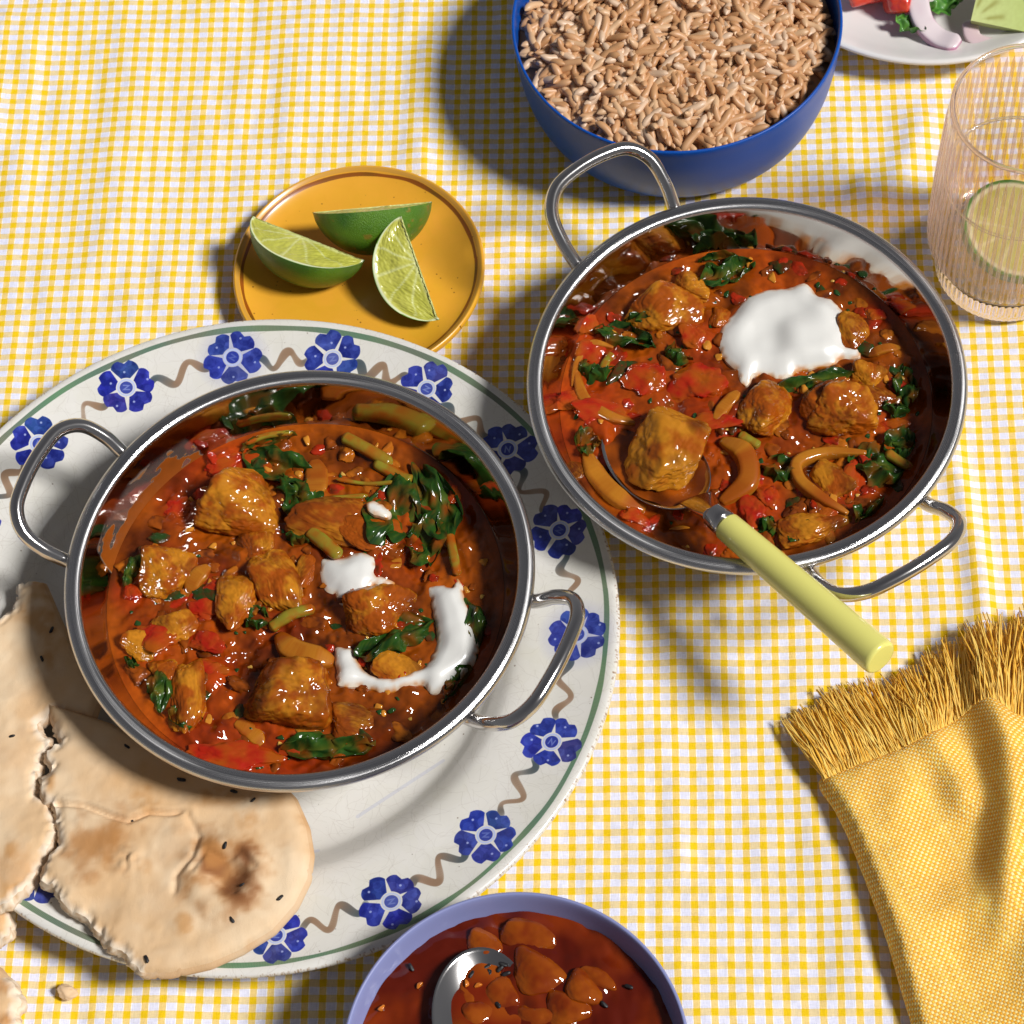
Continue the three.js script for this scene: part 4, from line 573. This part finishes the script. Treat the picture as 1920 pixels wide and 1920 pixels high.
// ---------------------------------------------------------------- blue bowl of rice
const rbH = 0.056, rbC = V3(0.0989 * (CAM_Y - rbH), 0.0002, -0.795 * (CAM_Y - rbH) + CAM_Z);
{
  const prof = [[0, 0.004], [0.058, 0.0045], [0.0695, 0.009], [0.0752, 0.020], [0.0778, 0.034], [0.0792, 0.048], [0.0796, 0.0553], [0.0802, 0.0562], [0.0809, 0.0561], [0.0813, 0.0553], [0.0808, 0.048], [0.0796, 0.034], [0.0772, 0.020], [0.0718, 0.006], [0.066, 0.0012], [0.058, 0], [0, 0.0003]];
  tag(part('rice_bowl', lathe(prof, rbC, 192), phys({ color: rgb(0.001, 0.068, 0.36), roughness: 0.36, specularIntensity: 0.6, clearcoat: 0.12, clearcoatRoughness: 0.4, bumpMap: clone(fineTex, 30, 10), bumpScale: 0.00001 }), scene), 'deep cobalt blue bowl heaped with brown rice', 'bowl');
  const rice = thing('cooked_rice', 'heap of cooked brown rice filling the blue bowl', 'rice', V3(rbC.x, rbC.y + 0.04, rbC.z));
  const heap = (x, z) => { const r = Math.hypot(x - rbC.x, z - rbC.z) / 0.077; return rbC.y + 0.0435 + 0.010 * (1 - r * r) + 0.0065 * fbm(x * 42, z * 42, 3, 3); };
  const bp = [], bi = [], NB = 40; for (let i = 0; i <= NB; i++) for (let j = 0; j < 80; j++) { const r = 0.0788 * i / NB, th = j / 80 * 6.2832, x = rbC.x + r * Math.cos(th), z = rbC.z + r * Math.sin(th); bp.push(x, heap(x, z) - 0.0045, z); }
  for (let i = 0; i < NB; i++) for (let j = 0; j < 80; j++) { const p = i * 80 + j, q = i * 80 + (j + 1) % 80; bi.push(p, q, p + 80, p + 80, q, q + 80); }
  part('rice_bed', geom(bp, bi), phys({ color: rgb(0.50, 0.27, 0.13), roughness: 0.6 }), rice).userData.kind = 'stuff';
  const G = []; for (let k = 0; k < 6; k++) { const s = k * 7.7, bend = rr(-0.0018, 0.0018), L = rr(0.0050, 0.0068); G.push(sweep([V3(-L, 0, 0), V3(-L * 0.4, 0.3 * Math.abs(bend), bend * 0.8), V3(L * 0.4, 0.2 * bend, bend * 0.8), V3(L, 0, 0)], (t) => 0.00164 * Math.pow(clamp(1 - Math.pow(Math.abs(2 * t - 1), 3.4)) + 0.02, 0.5) * (1 + 0.08 * noise(t * 5, s)), (t) => 0.00150 * Math.pow(clamp(1 - Math.pow(Math.abs(2 * t - 1), 3.4)) + 0.02, 0.5), V3(0, 1, 0), 10, 8)); }
  const RC = [[0.58, 0.315, 0.15], [0.64, 0.40, 0.22], [0.50, 0.25, 0.105], [0.64, 0.44, 0.29], [0.55, 0.29, 0.13]];
  const RM = RC.map((c) => phys({ color: rgb(...c), roughness: 0.5, clearcoat: 0.2, clearcoatRoughness: 0.3 }));
  const list = [];
  for (let k = 0; k < 2300; k++) {
    const top = k >= 900, r = 0.0728 * Math.sqrt(rnd()), th = rr(0, 6.2832), x = rbC.x + r * Math.cos(th), z = rbC.z + r * Math.sin(th), yaw = rr(0, 6.2832), pitch = rr(-0.5, 0.5) * (rnd() < 0.2 ? 2 : 1);
    const y = heap(x, z) + (top ? rr(-0.0012, 0.0022) : rr(-0.004, -0.001));
    list.push({ p: V3(x, y, z), yaw, pitch, g: Math.floor(rnd() * 6), m: Math.floor(rnd() * 5), s: rr(1.0, 1.32), top, see: V3(x, y, z).project(camera) });
  }
  const vis = list.filter((q) => q.top && q.see.y < 0.99 && q.p.y > heap(q.p.x, q.p.z) - 0.0002).sort((a, b) => b.p.z - a.p.z).slice(0, 300), pick = new Set(vis);
  const mat4 = (q) => new THREE.Matrix4().compose(q.p, new THREE.Quaternion().setFromEuler(new THREE.Euler(0, q.yaw, q.pitch, 'YXZ')), V3(q.s, q.s, q.s));
  for (const q of vis) { const m = part('rice_grain', G[q.g], RM[q.m], rice); m.position.add(q.p); m.rotation.set(0, q.yaw, q.pitch, 'YXZ'); m.scale.setScalar(q.s); }
  for (let g = 0; g < 6; g++) {
    const rest = list.filter((q) => !pick.has(q) && q.g === g), im = new THREE.InstancedMesh(G[g], phys({ color: 0xffffff, roughness: 0.5, clearcoat: 0.2, clearcoatRoughness: 0.3 }), rest.length), off = new THREE.Matrix4().makeTranslation(-rice.position.x, -rice.position.y, -rice.position.z);
    rest.forEach((q, i) => { im.setMatrixAt(i, off.clone().multiply(mat4(q))); im.setColorAt(i, rgb(...RC[q.m])); }); im.name = 'rice_grains'; im.userData.kind = 'stuff'; im.castShadow = im.receiveShadow = true; rice.add(im);
  }
}

// ---------------------------------------------------------------- chutney bowl
const cbH = 0.052, cbC = V3(-0.021 * (CAM_Y - cbH), 0.0002, -0.3196 * (CAM_Y - cbH) + CAM_Z);
{
  const prof = [[0, 0.004], [0.036, 0.0045], [0.050, 0.011], [0.0605, 0.026], [0.0662, 0.042], [0.0688, 0.0512], [0.0695, 0.0522], [0.0703, 0.0521], [0.0707, 0.0512], [0.0682, 0.042], [0.0628, 0.026], [0.0525, 0.0085], [0.041, 0.0006], [0.036, 0], [0, 0.0004]];
  tag(part('chutney_bowl', lathe(prof, cbC, 192), phys({ color: rgb(0.23, 0.255, 0.48), roughness: 0.4, clearcoat: 0.1, clearcoatRoughness: 0.4, bumpMap: clone(fineTex, 30, 10), bumpScale: 0.00001 }), scene), 'lavender blue bowl of dark red mango chutney', 'bowl');
  const lev = cbC.y + 0.0405, ch = thing('mango_chutney', 'shiny red mango chutney with nigella seeds in the lavender bowl', 'chutney', V3(cbC.x, lev, cbC.z));
  const Rr = 0.0658, mango = [[905, 1768, 84, 60, 10], [1010, 1825, 130, 84, 15], [935, 1862, 76, 76, 30], [1090, 1860, 90, 70, 25], [1060, 1890, 90, 80, 0], [900, 1905, 70, 60, 0], [985, 1755, 120, 70, 20], [1120, 1835, 90, 40, 30], [880, 1860, 40, 100, 0], [1000, 1905, 90, 50, 20]].map(([x, y, w, h, r]) => { const p = at(x, y, lev); return { p, sx: w / 2 / 5000, sz: h / 2 / 4500, r: -rad(r) }; });
  const Y = (x, z) => { let y = lev + 0.0012 * fbm(x * 60, z * 60, 3, 3) + 0.0009 * noise(x * 170, z * 170, 1) + 0.00045 * noise(x * 330, z * 330, 2); for (const q of mango) { const d = ((x - q.p.x) ** 2 + (z - q.p.z) ** 2) / (Math.max(q.sx, q.sz) ** 2); if (d < 4) y += 0.0016 * Math.exp(-d * 1.5); } return y; };
  const pos = [cbC.x, Y(cbC.x, cbC.z), cbC.z], col = [0.2, 0.022, 0.003], idx = [], uv = [0, 0], NR = 60, NT = 180;
  for (let i = 1; i <= NR; i++) for (let j = 0; j < NT; j++) { const r = Rr * i / NR, th = j / NT * 6.2832, x = cbC.x + r * Math.cos(th), z = cbC.z + r * Math.sin(th); pos.push(x, Y(x, z), z); col.push(...mix3([0.085, 0.006, 0.001], [0.20, 0.024, 0.0012], clamp(0.3 + fbm(x * 60, z * 60, 6, 3) * 1.5))); uv.push(x * 40, z * 40); }
  for (let j = 0; j < NT; j++) idx.push(0, 1 + (j + 1) % NT, 1 + j);
  for (let i = 0; i < NR - 1; i++) for (let j = 0; j < NT; j++) { const a = 1 + i * NT + j, b = 1 + i * NT + (j + 1) % NT; idx.push(a, b, a + NT, a + NT, b, b + NT); }
  const syrup = phys({ vertexColors: true, roughness: 0.6, specularIntensity: 0.05, clearcoat: 0.8, clearcoatRoughness: 0.04 });
  part('syrup', geom(pos, idx, col, uv), syrup, ch);
  for (const q of mango) part('mango_piece', placed(lump(q.sx, Math.min(q.sx, q.sz) * 0.48, q.sz, { facets: 8, sharp: 4, rough: 0.05, detail: 18, color: (v, n, s) => mix3([0.27, 0.056, 0.0026], [0.16, 0.019, 0.0012], clamp(0.4 + fbm(v.x * 150 + s, v.y * 150, v.z * 150, 3) * 1.4)) }), V3(q.p.x, Y(q.p.x, q.p.z) - 0.0012, q.p.z), q.r, rr(-0.12, 0.12), rr(-0.12, 0.12)), syrup, ch);
  const sg = lump(0.0016, 0.0008, 0.0009, { detail: 4, facets: 6 });
  for (const [x, y] of [[912, 1812], [938, 1815], [942, 1808], [884, 1828], [917, 1823], [950, 1825], [934, 1884], [1132, 1883], [770, 1812], [918, 1826], [1180, 1850]]) { const p = at(x, y, lev + 0.002), m = part('nigella_seed', sg, M.seed, ch); m.position.add(V3(p.x, Y(p.x, p.z) + 0.0012, p.z)); m.rotation.y = rr(0, 6); }
  const yg = lump(0.0014, 0.0008, 0.0010, { detail: 4, facets: 6 }), ym = phys({ color: rgb(0.6, 0.17, 0.012), roughness: 0.3, clearcoat: 0.8 });
  for (const [x, y] of [[875, 1845], [897, 1848], [715, 1890], [786, 1845]]) { const p = at(x, y, lev + 0.002), m = part('chilli_seed', yg, ym, ch); m.position.add(V3(p.x, Y(p.x, p.z) + 0.001, p.z)); m.rotation.y = rr(0, 6); }
  // spoon dipped in it
  const bc = at(905, 1905, lev + 0.002), dir = V3(-0.1, 0.16, 1).normalize(), al = V3(dir.x, 0, dir.z).normalize(), sd = V3(-al.z, 0, al.x), sp = thing('chutney_spoon', 'plain steel spoon dipped in the mango chutney', 'spoon', bc), ps = [], is = [], n = 16, m = 56;
  for (const off of [0, 0.001]) for (let i = 0; i <= n; i++) for (let j = 0; j < m; j++) { const r = i / n, th = j / m * 6.2832, q = bc.clone().addScaledVector(al, 0.029 * r * Math.cos(th)).addScaledVector(sd, 0.0205 * r * Math.sin(th)); ps.push(q.x, q.y + 0.0008 + 0.0040 * r * Math.sin(th) - 0.007 * (1 - r * r) + off, q.z); }
  for (let k = 0; k < 2; k++) for (let i = 0; i < n; i++) for (let j = 0; j < m; j++) { const o = k * (n + 1) * m, p = o + i * m + j, q = o + i * m + (j + 1) % m; k ? is.push(p, q, p + m, p + m, q, q + m) : is.push(p, p + m, q, p + m, q + m, q); }
  for (let j = 0; j < m; j++) { const p = n * m + j, q = n * m + (j + 1) % m, o = (n + 1) * m; is.push(p, p + o, q, q, p + o, q + o); }
  part('spoon_bowl', geom(ps, is), M.steel, sp);
  { const qs = [], ks = [], cs = []; for (let i = 0; i <= 10; i++) for (let j = 0; j < 48; j++) { const r = i / 10 * 0.965, th = j / 48 * 6.2832, q = bc.clone().addScaledVector(al, 0.029 * r * Math.cos(th)).addScaledVector(sd, 0.0205 * 0.84 * r * Math.sin(th)).addScaledVector(sd, -0.0032).addScaledVector(al, 0.001); qs.push(q.x, q.y - 0.0012 + 0.0022 * r * Math.sin(th) + 0.0016 * (1 - r * r) + 0.0009 * noise(q.x * 170, q.z * 170, 3) - 0.0012 * sstep(0.8, 1, i / 10), q.z); cs.push(...mix3([0.15, 0.012, 0.001], [0.28, 0.055, 0.002], clamp(0.4 + noise(q.x * 110, q.z * 110, 3)))); }
    for (let i = 0; i < 10; i++) for (let j = 0; j < 48; j++) { const p = i * 48 + j, q = i * 48 + (j + 1) % 48; ks.push(p, q, p + 48, p + 48, q, q + 48); } part('spooned_chutney', geom(qs, ks, cs), syrup, ch); }
  const h0 = bc.clone().addScaledVector(al, 0.028).add(V3(0, 0.002, 0)); part('handle', sweep([h0, h0.clone().addScaledVector(dir, 0.02), h0.clone().addScaledVector(dir, 0.10)], (t) => 0.004, (t) => 0.0013, V3(0, 1, 0), 16, 12), M.steel, sp);
}

// ---------------------------------------------------------------- salad plate
const slC = (() => { const p = at(1790, 116, 0.019); return V3(p.x, 0.0002, p.z - 0.092); })();
{
  const prof = [[0, 0.0055], [0.05, 0.0055], [0.066, 0.0075], [0.078, 0.0125], [0.088, 0.0182], [0.0905, 0.0192], [0.092, 0.0185], [0.0918, 0.0168], [0.086, 0.0125], [0.074, 0.005], [0.06, 0.0003], [0, 0.0006]];
  tag(part('salad_plate', lathe(prof, slC, 160), phys({ color: rgb(0.74, 0.71, 0.67), roughness: 0.32, clearcoat: 0.3, clearcoatRoughness: 0.2 }), scene), 'off-white plate of salad in the far right corner', 'plate');
  const pl = (px, py, h) => at(px, py, h), wetm = phys({ vertexColors: true, roughness: 0.3, clearcoat: 0.5, clearcoatRoughness: 0.15 });
  { // two cucumber quarters
    const cuke = (label, tip, a0, tilt, R, tk) => {
      const pos = [], col = [], idx = [], n = 24, m = 40, A = Math.PI / 2;
      for (const s of [0, 1]) for (let i = 0; i <= n; i++) for (let j = 0; j <= m; j++) { const r = R * i / n, th = a0 + A * j / m, x = r * Math.cos(th), z = r * Math.sin(th); pos.push(x, s ? tk : 0, z); const f = i / n, seeds = f > 0.18 && f < 0.62 ? Math.pow(Math.abs(Math.sin((th - a0) * 6 + 0.4)), 6) * sstep(0.18, 0.3, f) * sstep(0.62, 0.5, f) : 0; let c = mix3([0.62, 0.68, 0.28], [0.52, 0.62, 0.20], f); c = mix3(c, [0.36, 0.36, 0.09], 0.85 * seeds + 0.12 * noise(x * 900, z * 900, 3)); if (f > 0.93) c = mix3(c, [0.06, 0.19, 0.02], sstep(0.93, 0.97, f)); col.push(...c); }
      const N = (n + 1) * (m + 1);
      for (const s of [0, 1]) for (let i = 0; i < n; i++) for (let j = 0; j < m; j++) { const e = s * N + i * (m + 1) + j; s ? idx.push(e, e + 1, e + m + 1, e + m + 1, e + 1, e + m + 2) : idx.push(e, e + m + 1, e + 1, e + 1, e + m + 1, e + m + 2); }
      const side = (list, c, nrm) => { for (let k = 0; k + 1 < list.length; k++) { const b = pos.length / 3; for (const q of [list[k], list[k + 1]]) for (const y of [0, tk]) { pos.push(q[0], y, q[1]); col.push(...c); } idx.push(b, b + 1, b + 2, b + 2, b + 1, b + 3); } };
      side(Array.from({ length: 31 }, (_, k) => [R * Math.cos(a0 + A * k / 30), R * Math.sin(a0 + A * k / 30)]), [0.035, 0.125, 0.012]);
      for (const e of [0, 1]) side([[0, 0], [R * Math.cos(a0 + A * e), R * Math.sin(a0 + A * e)]], [0.5, 0.58, 0.2]);
      const g = placed(geom(pos, idx, col), tip, 0, tilt, 0.12), o = part('cucumber_slice', g, wetm, scene); tag(o, label, 'cucumber');
    };
    cuke('quarter slice of cucumber lying cut side up on the salad plate', pl(1806, 52, 0.013).add(V3(0.004, 0, -0.002)), -1.22, 0.42, 0.030, 0.007);
  }
  const arc = (pts, a, b, up, colF) => sweep(pts.map(([x, y, h]) => pl(x, y, h)), (t) => a * Math.pow(clamp(Math.min(t, 1 - t) * 12 + 0.2), 0.4), (t) => b * Math.pow(clamp(Math.min(t, 1 - t) * 12 + 0.2), 0.4), V3(0, 1, 0), 40, 20, colF, 0.5);
  tag(part('red_onion_slice', arc([[1722, -30, 0.017], [1722, 10, 0.016], [1733, 45, 0.014], [1760, 72, 0.0125], [1798, 84, 0.015]], 0.0056, 0.0026, null, (t, th) => mix3([0.72, 0.62, 0.63], [0.46, 0.18, 0.30], clamp(-0.1 + 1.1 * Math.pow(Math.abs(Math.cos(th)), 6) + 0.25 * noise(t * 6, th * 2)))), wetm, scene), 'curved mauve slice of red onion hooked near the salad plate rim', 'onion');
  tag(part('red_onion_slice', arc([[1818, 40, 0.012], [1826, 72, 0.0115], [1860, 84, 0.0115], [1900, 72, 0.012]], 0.0042, 0.0016, null, (t, th) => mix3([0.72, 0.66, 0.62], [0.60, 0.40, 0.44], clamp(0.2 + 0.5 * Math.sin(th)))), wetm, scene), 'pale onion slice tucked under the cucumber', 'onion');
  const tom = (label, px, py, sx, sz, h) => tag(part('tomato_chunk', placed(lump(sx, 0.009, sz, { facets: 8, sharp: 8, rough: 0.05, color: (v) => mix3([0.55, 0.02, 0.01], [0.62, 0.07, 0.03], clamp(0.4 + noise(v.x * 300, v.y * 300, v.z * 300))) }), pl(px, py, h), 0.4), wetm, scene), label, 'tomato');
  tom('red tomato chunk left of the onion on the salad plate', 1684, 2, 0.0085, 0.008, 0.015); tom('red tomato chunk by the cucumber at the frame corner', 1926, 12, 0.009, 0.011, 0.016); tom('red tomato slice at the top of the salad plate', 1650, -24, 0.015, 0.009, 0.013);
  { // herb leaves
    const herb = (label, px, py, yaw, s) => { const p = pl(px, py, 0.013), pos = [], col = [], idx = [], n = 26, m = 14; for (let i = 0; i <= n; i++) for (let j = 0; j <= m; j++) { const u = i / n, v = j / m * 2 - 1, w = s * 0.55 * Math.sin(Math.PI * Math.pow(u, 0.7)) * (1 + 0.35 * Math.sin(u * 22)) + 0.0005, lx = (u - 0.5) * 2 * s, lz = v * w; pos.push(p.x + lx * Math.cos(yaw) + lz * Math.sin(yaw), p.y + 0.0012 * Math.sin(u * 9 + v * 2) + 0.002 * v * v + 0.003 * noise(u * 3, v * 2, s * 900), p.z - lx * Math.sin(yaw) + lz * Math.cos(yaw)); col.push(...mix3([0.035, 0.15, 0.012], [0.10, 0.27, 0.03], clamp(0.5 + noise(u * 6, v * 4, 2)))); } for (let i = 0; i < n; i++) for (let j = 0; j < m; j++) { const e = i * (m + 1) + j; idx.push(e, e + 1, e + m + 1, e + m + 1, e + 1, e + m + 2); } tag(part('coriander_leaf', geom(pos, idx, col), phys({ vertexColors: true, roughness: 0.5, side: THREE.DoubleSide, clearcoat: 0.2 }), scene), label, 'herb leaf'); };
    herb('green coriander leaf between the tomato and the onion', 1708, 50, -0.7, 0.0085); herb('green coriander leaf behind the onion hook', 1775, 10, 0.4, 0.010);
  }
}

// ---------------------------------------------------------------- ribbed tumbler
{
  const b = at(1880, 503, 0), gH = 0.128, c = V3(b.x, 0.0006, b.z), tum = thing('glass_tumbler', 'pale pink ribbed glass tumbler of water with a lime slice', 'glass', c), NT = 512, RIB = 68;
  const outer = [[0, 0.0006], [0.030, 0.0006], [0.0325, 0.002], [0.0332, 0.006], [0.0335, 0.014], [0.0332, 0.017], [0.0338, 0.020], [0.0372, 0.025], [0.0384, 0.033], [0.0384, 0.050], [0.0380, 0.075], [0.0370, 0.105], [0.0364, 0.124], [0.0360, 0.1270], [0.0352, 0.1279], [0.0345, 0.1272], [0.0342, 0.124]];
  const inner = [[0.0344, 0.105], [0.0352, 0.075], [0.0356, 0.05], [0.0354, 0.034], [0.034, 0.028], [0.028, 0.0245], [0.015, 0.0238], [0, 0.0238]];
  const wob = (th, r, y) => 1 + (y > 0.019 && y < 0.122 && r > 0.0355 ? 0.016 * (Math.pow(Math.abs(Math.cos(th * RIB / 2)), 0.8) - 0.6) * sstep(0.0355, 0.0366, r) * sstep(0.122, 0.112, y) : y < 0.016 && r > 0.031 ? 0.010 * (Math.abs(Math.cos(th * RIB / 2)) - 0.6) * sstep(0, 0.003, y) : 0);
  const foot = phys({ color: rgb(1, 0.98, 0.97), roughness: 0.02, transmission: 1, thickness: 0.02, ior: 1.48, attenuationColor: rgb(1, 0.82, 0.77), attenuationDistance: 0.12 });
  const wallM = phys({ color: rgb(0.985, 0.945, 0.925), roughness: 0.1, transmission: 1, thickness: 0, ior: 1.5, specularIntensity: 1 });
  const ribM = phys({ color: rgb(1, 0.93, 0.90), roughness: 0.42, transmission: 1, thickness: 0, ior: 1.5 });
  part('glass_wall', lathe([...outer.slice(5), ...inner], c, 128, true), wallM, tum);
  part('rim', lathe(Array.from({ length: 13 }, (_, i) => [0.0351 + 0.0011 * Math.cos(i / 6 * Math.PI), 0.1277 + 0.0011 * Math.sin(i / 6 * Math.PI)]), c, 128, false), foot, tum);
  part('meniscus', lathe(Array.from({ length: 11 }, (_, i) => [0.0343 + 0.0008 * Math.cos(i / 5 * Math.PI), 0.0748 + 0.0007 * Math.sin(i / 5 * Math.PI)]), c, 128, false), foot, tum);
  const rodPts = [[0.0362, 0.0235], [0.0381, 0.0275], [0.0387, 0.034], [0.0387, 0.050], [0.0383, 0.075], [0.0374, 0.103], [0.0368, 0.1185]];
  for (let k = 0; k < RIB; k++) { const th = k / RIB * 6.283185, P = rodPts.map(([rr0, y]) => V3(c.x + Math.cos(th) * (rr0 - 0.0001), c.y + y, c.z + Math.sin(th) * (rr0 - 0.0001))), tg = V3(-Math.sin(th), 0, Math.cos(th)); part('rib', sweep(P, (t) => 0.00095 * Math.sqrt(clamp(Math.min(t, 1 - t) * 14 + 0.05)), (t) => 0.00055 * Math.sqrt(clamp(Math.min(t, 1 - t) * 14 + 0.05)), V3(Math.cos(th), 0, Math.sin(th)), 16, 10), ribM, tum); }
  part('glass_foot', lathe([...outer.slice(0, 6), [0.0318, 0.0172], [0.028, 0.0182], [0, 0.0184]], c, NT, true, wob), foot, tum);
  part('water', lathe([[0, 0.0241], [0.027, 0.0248], [0.0335, 0.0285], [0.0348, 0.034], [0.0351, 0.05], [0.0347, 0.0738], [0.0348, 0.075], [0.034, 0.0742], [0.02, 0.074], [0, 0.074]], c, 128, false), phys({ color: 0xffffff, roughness: 0.0, transmission: 1, thickness: 0, ior: 1.33 }), tum);
  const pos = [], col = [], idx = [], n = 24, m = 72, R = 0.0265, tk = 0.005;
  for (const s of [0, 1]) for (let i = 0; i <= n; i++) for (let j = 0; j < m; j++) { const f = i / n, th = j / m * 6.2832, x = R * f * Math.cos(th), z = R * f * Math.sin(th); pos.push(x, s * tk, z); let q = mix3([0.52, 0.54, 0.10], [0.62, 0.62, 0.2], clamp(0.5 + noise(th * 8, f * 9, 1))); if (Math.abs(Math.sin(th * 5)) < 0.14) q = [0.72, 0.74, 0.4]; if (f > 0.86) q = [0.74, 0.78, 0.5]; if (f > 0.95) q = [0.05, 0.22, 0.012]; col.push(...q); }
  for (const s of [0, 1]) for (let i = 0; i < n; i++) for (let j = 0; j < m; j++) { const o = s * (n + 1) * m, p = o + i * m + j, q = o + i * m + (j + 1) % m; s ? idx.push(p, q, p + m, p + m, q, q + m) : idx.push(p, p + m, q, p + m, q + m, q); }
  for (let j = 0; j < m; j++) { const a = pos.length / 3; for (const k of [j, j + 1]) for (const s of [0, 1]) { const th = k / m * 6.2832; pos.push(R * Math.cos(th), s * tk, R * Math.sin(th)); col.push(0.04, 0.17, 0.01); } idx.push(a, a + 2, a + 1, a + 2, a + 3, a + 1); }
  tag(part('lime_slice', placed(geom(pos, idx, col), V3(c.x + 0.0015, 0.0335, c.z + 0.003), 0.4, 0.2, -0.14), phys({ vertexColors: true, roughness: 0.4 }), scene), 'round lime slice sunk in the water of the ribbed glass', 'lime slice');
}

// ---------------------------------------------------------------- napkin
{
  const out = [[1545, 1452], [1590, 1432], [1640, 1414], [1700, 1392], [1745, 1370], [1790, 1340], [1850, 1312], [1905, 1340], [1960, 1352], [2150, 1330], [2150, 2060], [1760, 2060], [1722, 1915], [1698, 1838], [1672, 1750], [1640, 1660], [1605, 1570], [1575, 1506]];
  const P = pxPoly(out, 0.012), sm = new THREE.CatmullRomCurve3(P.map((p) => V3(p[0], 0, p[1])), true, 'centripetal').getPoints(220).slice(0, -1).map((p) => [p.x, p.z, 0]);
  const folds = [[[[1845, 1300], [1880, 1400], [1892, 1520], [1884, 1650], [1868, 1800]], 0.0090, 0.0135], [[[1742, 1370], [1790, 1450], [1826, 1540]], 0.0075, 0.0055], [[[1700, 1400], [1672, 1560], [1700, 1760], [1760, 1920]], 0.011, 0.0035], [[[1620, 1430], [1600, 1500], [1640, 1600]], 0.008, 0.002], [[[1950, 1350], [1990, 1600], [1960, 1920]], 0.014, 0.012], [[[1735, 1740], [1800, 1690], [1860, 1700]], 0.009, 0.003], [[[1560, 1470], [1620, 1600], [1680, 1760], [1735, 1930]], 0.006, 0.002]].map(([l, w, h]) => [l.map(([x, y]) => { const p = at(x, y, 0.014); return [p.x, p.z]; }), w, h]);
  const top = (x, z) => { let y = 0.0105 + 0.0022 * fbm(x * 28, z * 20, 4, 3); for (const [l, w, h] of folds) { const [d, t] = lineDist(l, x, z); y += h * Math.exp(-((d / w) ** 2)) * lerp(0.75, 1, sstep(0, 0.2, t)) * sstep(-0.05, 0.3, 1 - t); } return y; };
  const nap = thing('napkin', 'mustard yellow woven napkin with a long fringe, folded near the spoon', 'napkin', at(1545, 1452, 0));
  const ca = Math.cos(0.33), sa = Math.sin(0.33);
  const g = slab(sm, 0.0017, (x, z, d) => top(x, z) - 0.004 * (1 - Math.sqrt(1 - (1 - clamp(d / 0.006)) ** 2)), () => 0.0002, (x, z) => { const k = 1 + 0.06 * fbm(x * 80, z * 80, 2, 3); return [k, k, k]; }, 0.002, 5, (x, y, z) => [(x * ca - z * sa + y * 0.3) / 0.058, (x * sa + z * ca + y * 0.4) / 0.058]);
  part('woven_cloth', g, phys({ map: napkinTex, vertexColors: true, roughness: 0.9, sheen: 0.3, sheenRoughness: 0.6, bumpMap: clone(weaveBump, 48 / 64), bumpScale: 0.0004 }), nap);
  const curve = (l, h) => new THREE.CatmullRomCurve3(l.map(([x, y]) => at(x, y, h)), false, 'centripetal');
  const base = curve([[1546, 1456], [1590, 1438], [1640, 1420], [1700, 1398], [1745, 1376], [1790, 1348], [1850, 1322], [1905, 1350], [1970, 1362]], 0.013), tips = curve([[1466, 1348], [1520, 1316], [1580, 1294], [1650, 1276], [1715, 1262], [1772, 1216], [1832, 1186], [1900, 1164], [1970, 1150]], 0.006);
  const G = [];
  for (let i = 0; i < 1300; i++) {
    const t = clamp(i / 1300 + rr(-0.004, 0.004)), a = base.getPoint(t), e = tips.getPoint(clamp(t + rr(-0.035, 0.035))), k = rr(0.82, 1.06), clump = noise(t * 60, 3);
    a.y = top(a.x, a.z) - rr(0.0005, 0.0032); const q = a.clone().lerp(e, k), hump = rr(0.0, 0.005) + 0.005 * sstep(0.5, 0.9, t) * rnd(); q.x += rr(-0.0015, 0.0015); q.y = rr(0.001, 0.005) + sstep(0.5, 0.8, t) * rr(0, 0.012);
    const m1 = a.clone().lerp(q, 0.35), m2 = a.clone().lerp(q, 0.7), w = 0.0017; m1.x += rr(-w, w) + clump * 0.002; m2.x += rr(-w, w) + clump * 0.005; q.x += clump * 0.008; q.z += clump * 0.003; m1.z += rr(-w, w) * 0.5; m1.y = lerp(a.y, q.y, 0.25) + hump * 0.6; m2.y = lerp(a.y, q.y, 0.66) + hump * 0.5;
    const c = mix3([0.84, 0.45, 0.035], [0.92, 0.66, 0.17], rnd()), r = rr(0.00024, 0.00042);
    G.push(sweep([a, m1, m2, q], (s) => r * (0.9 + 0.2 * Math.sin(s * 60)), (s) => r, V3(0, 1, 0), 12, 5, () => c));
  }
  const fr = part('fringe', mergeGeometries(G), phys({ vertexColors: true, roughness: 0.6, sheen: 0.3, sheenRoughness: 0.4 }), nap); fr.userData.kind = 'stuff';
}

scene.traverse((o) => { if (o.isMesh) o.castShadow = o.receiveShadow = true; });
renderer.render(scene, camera);
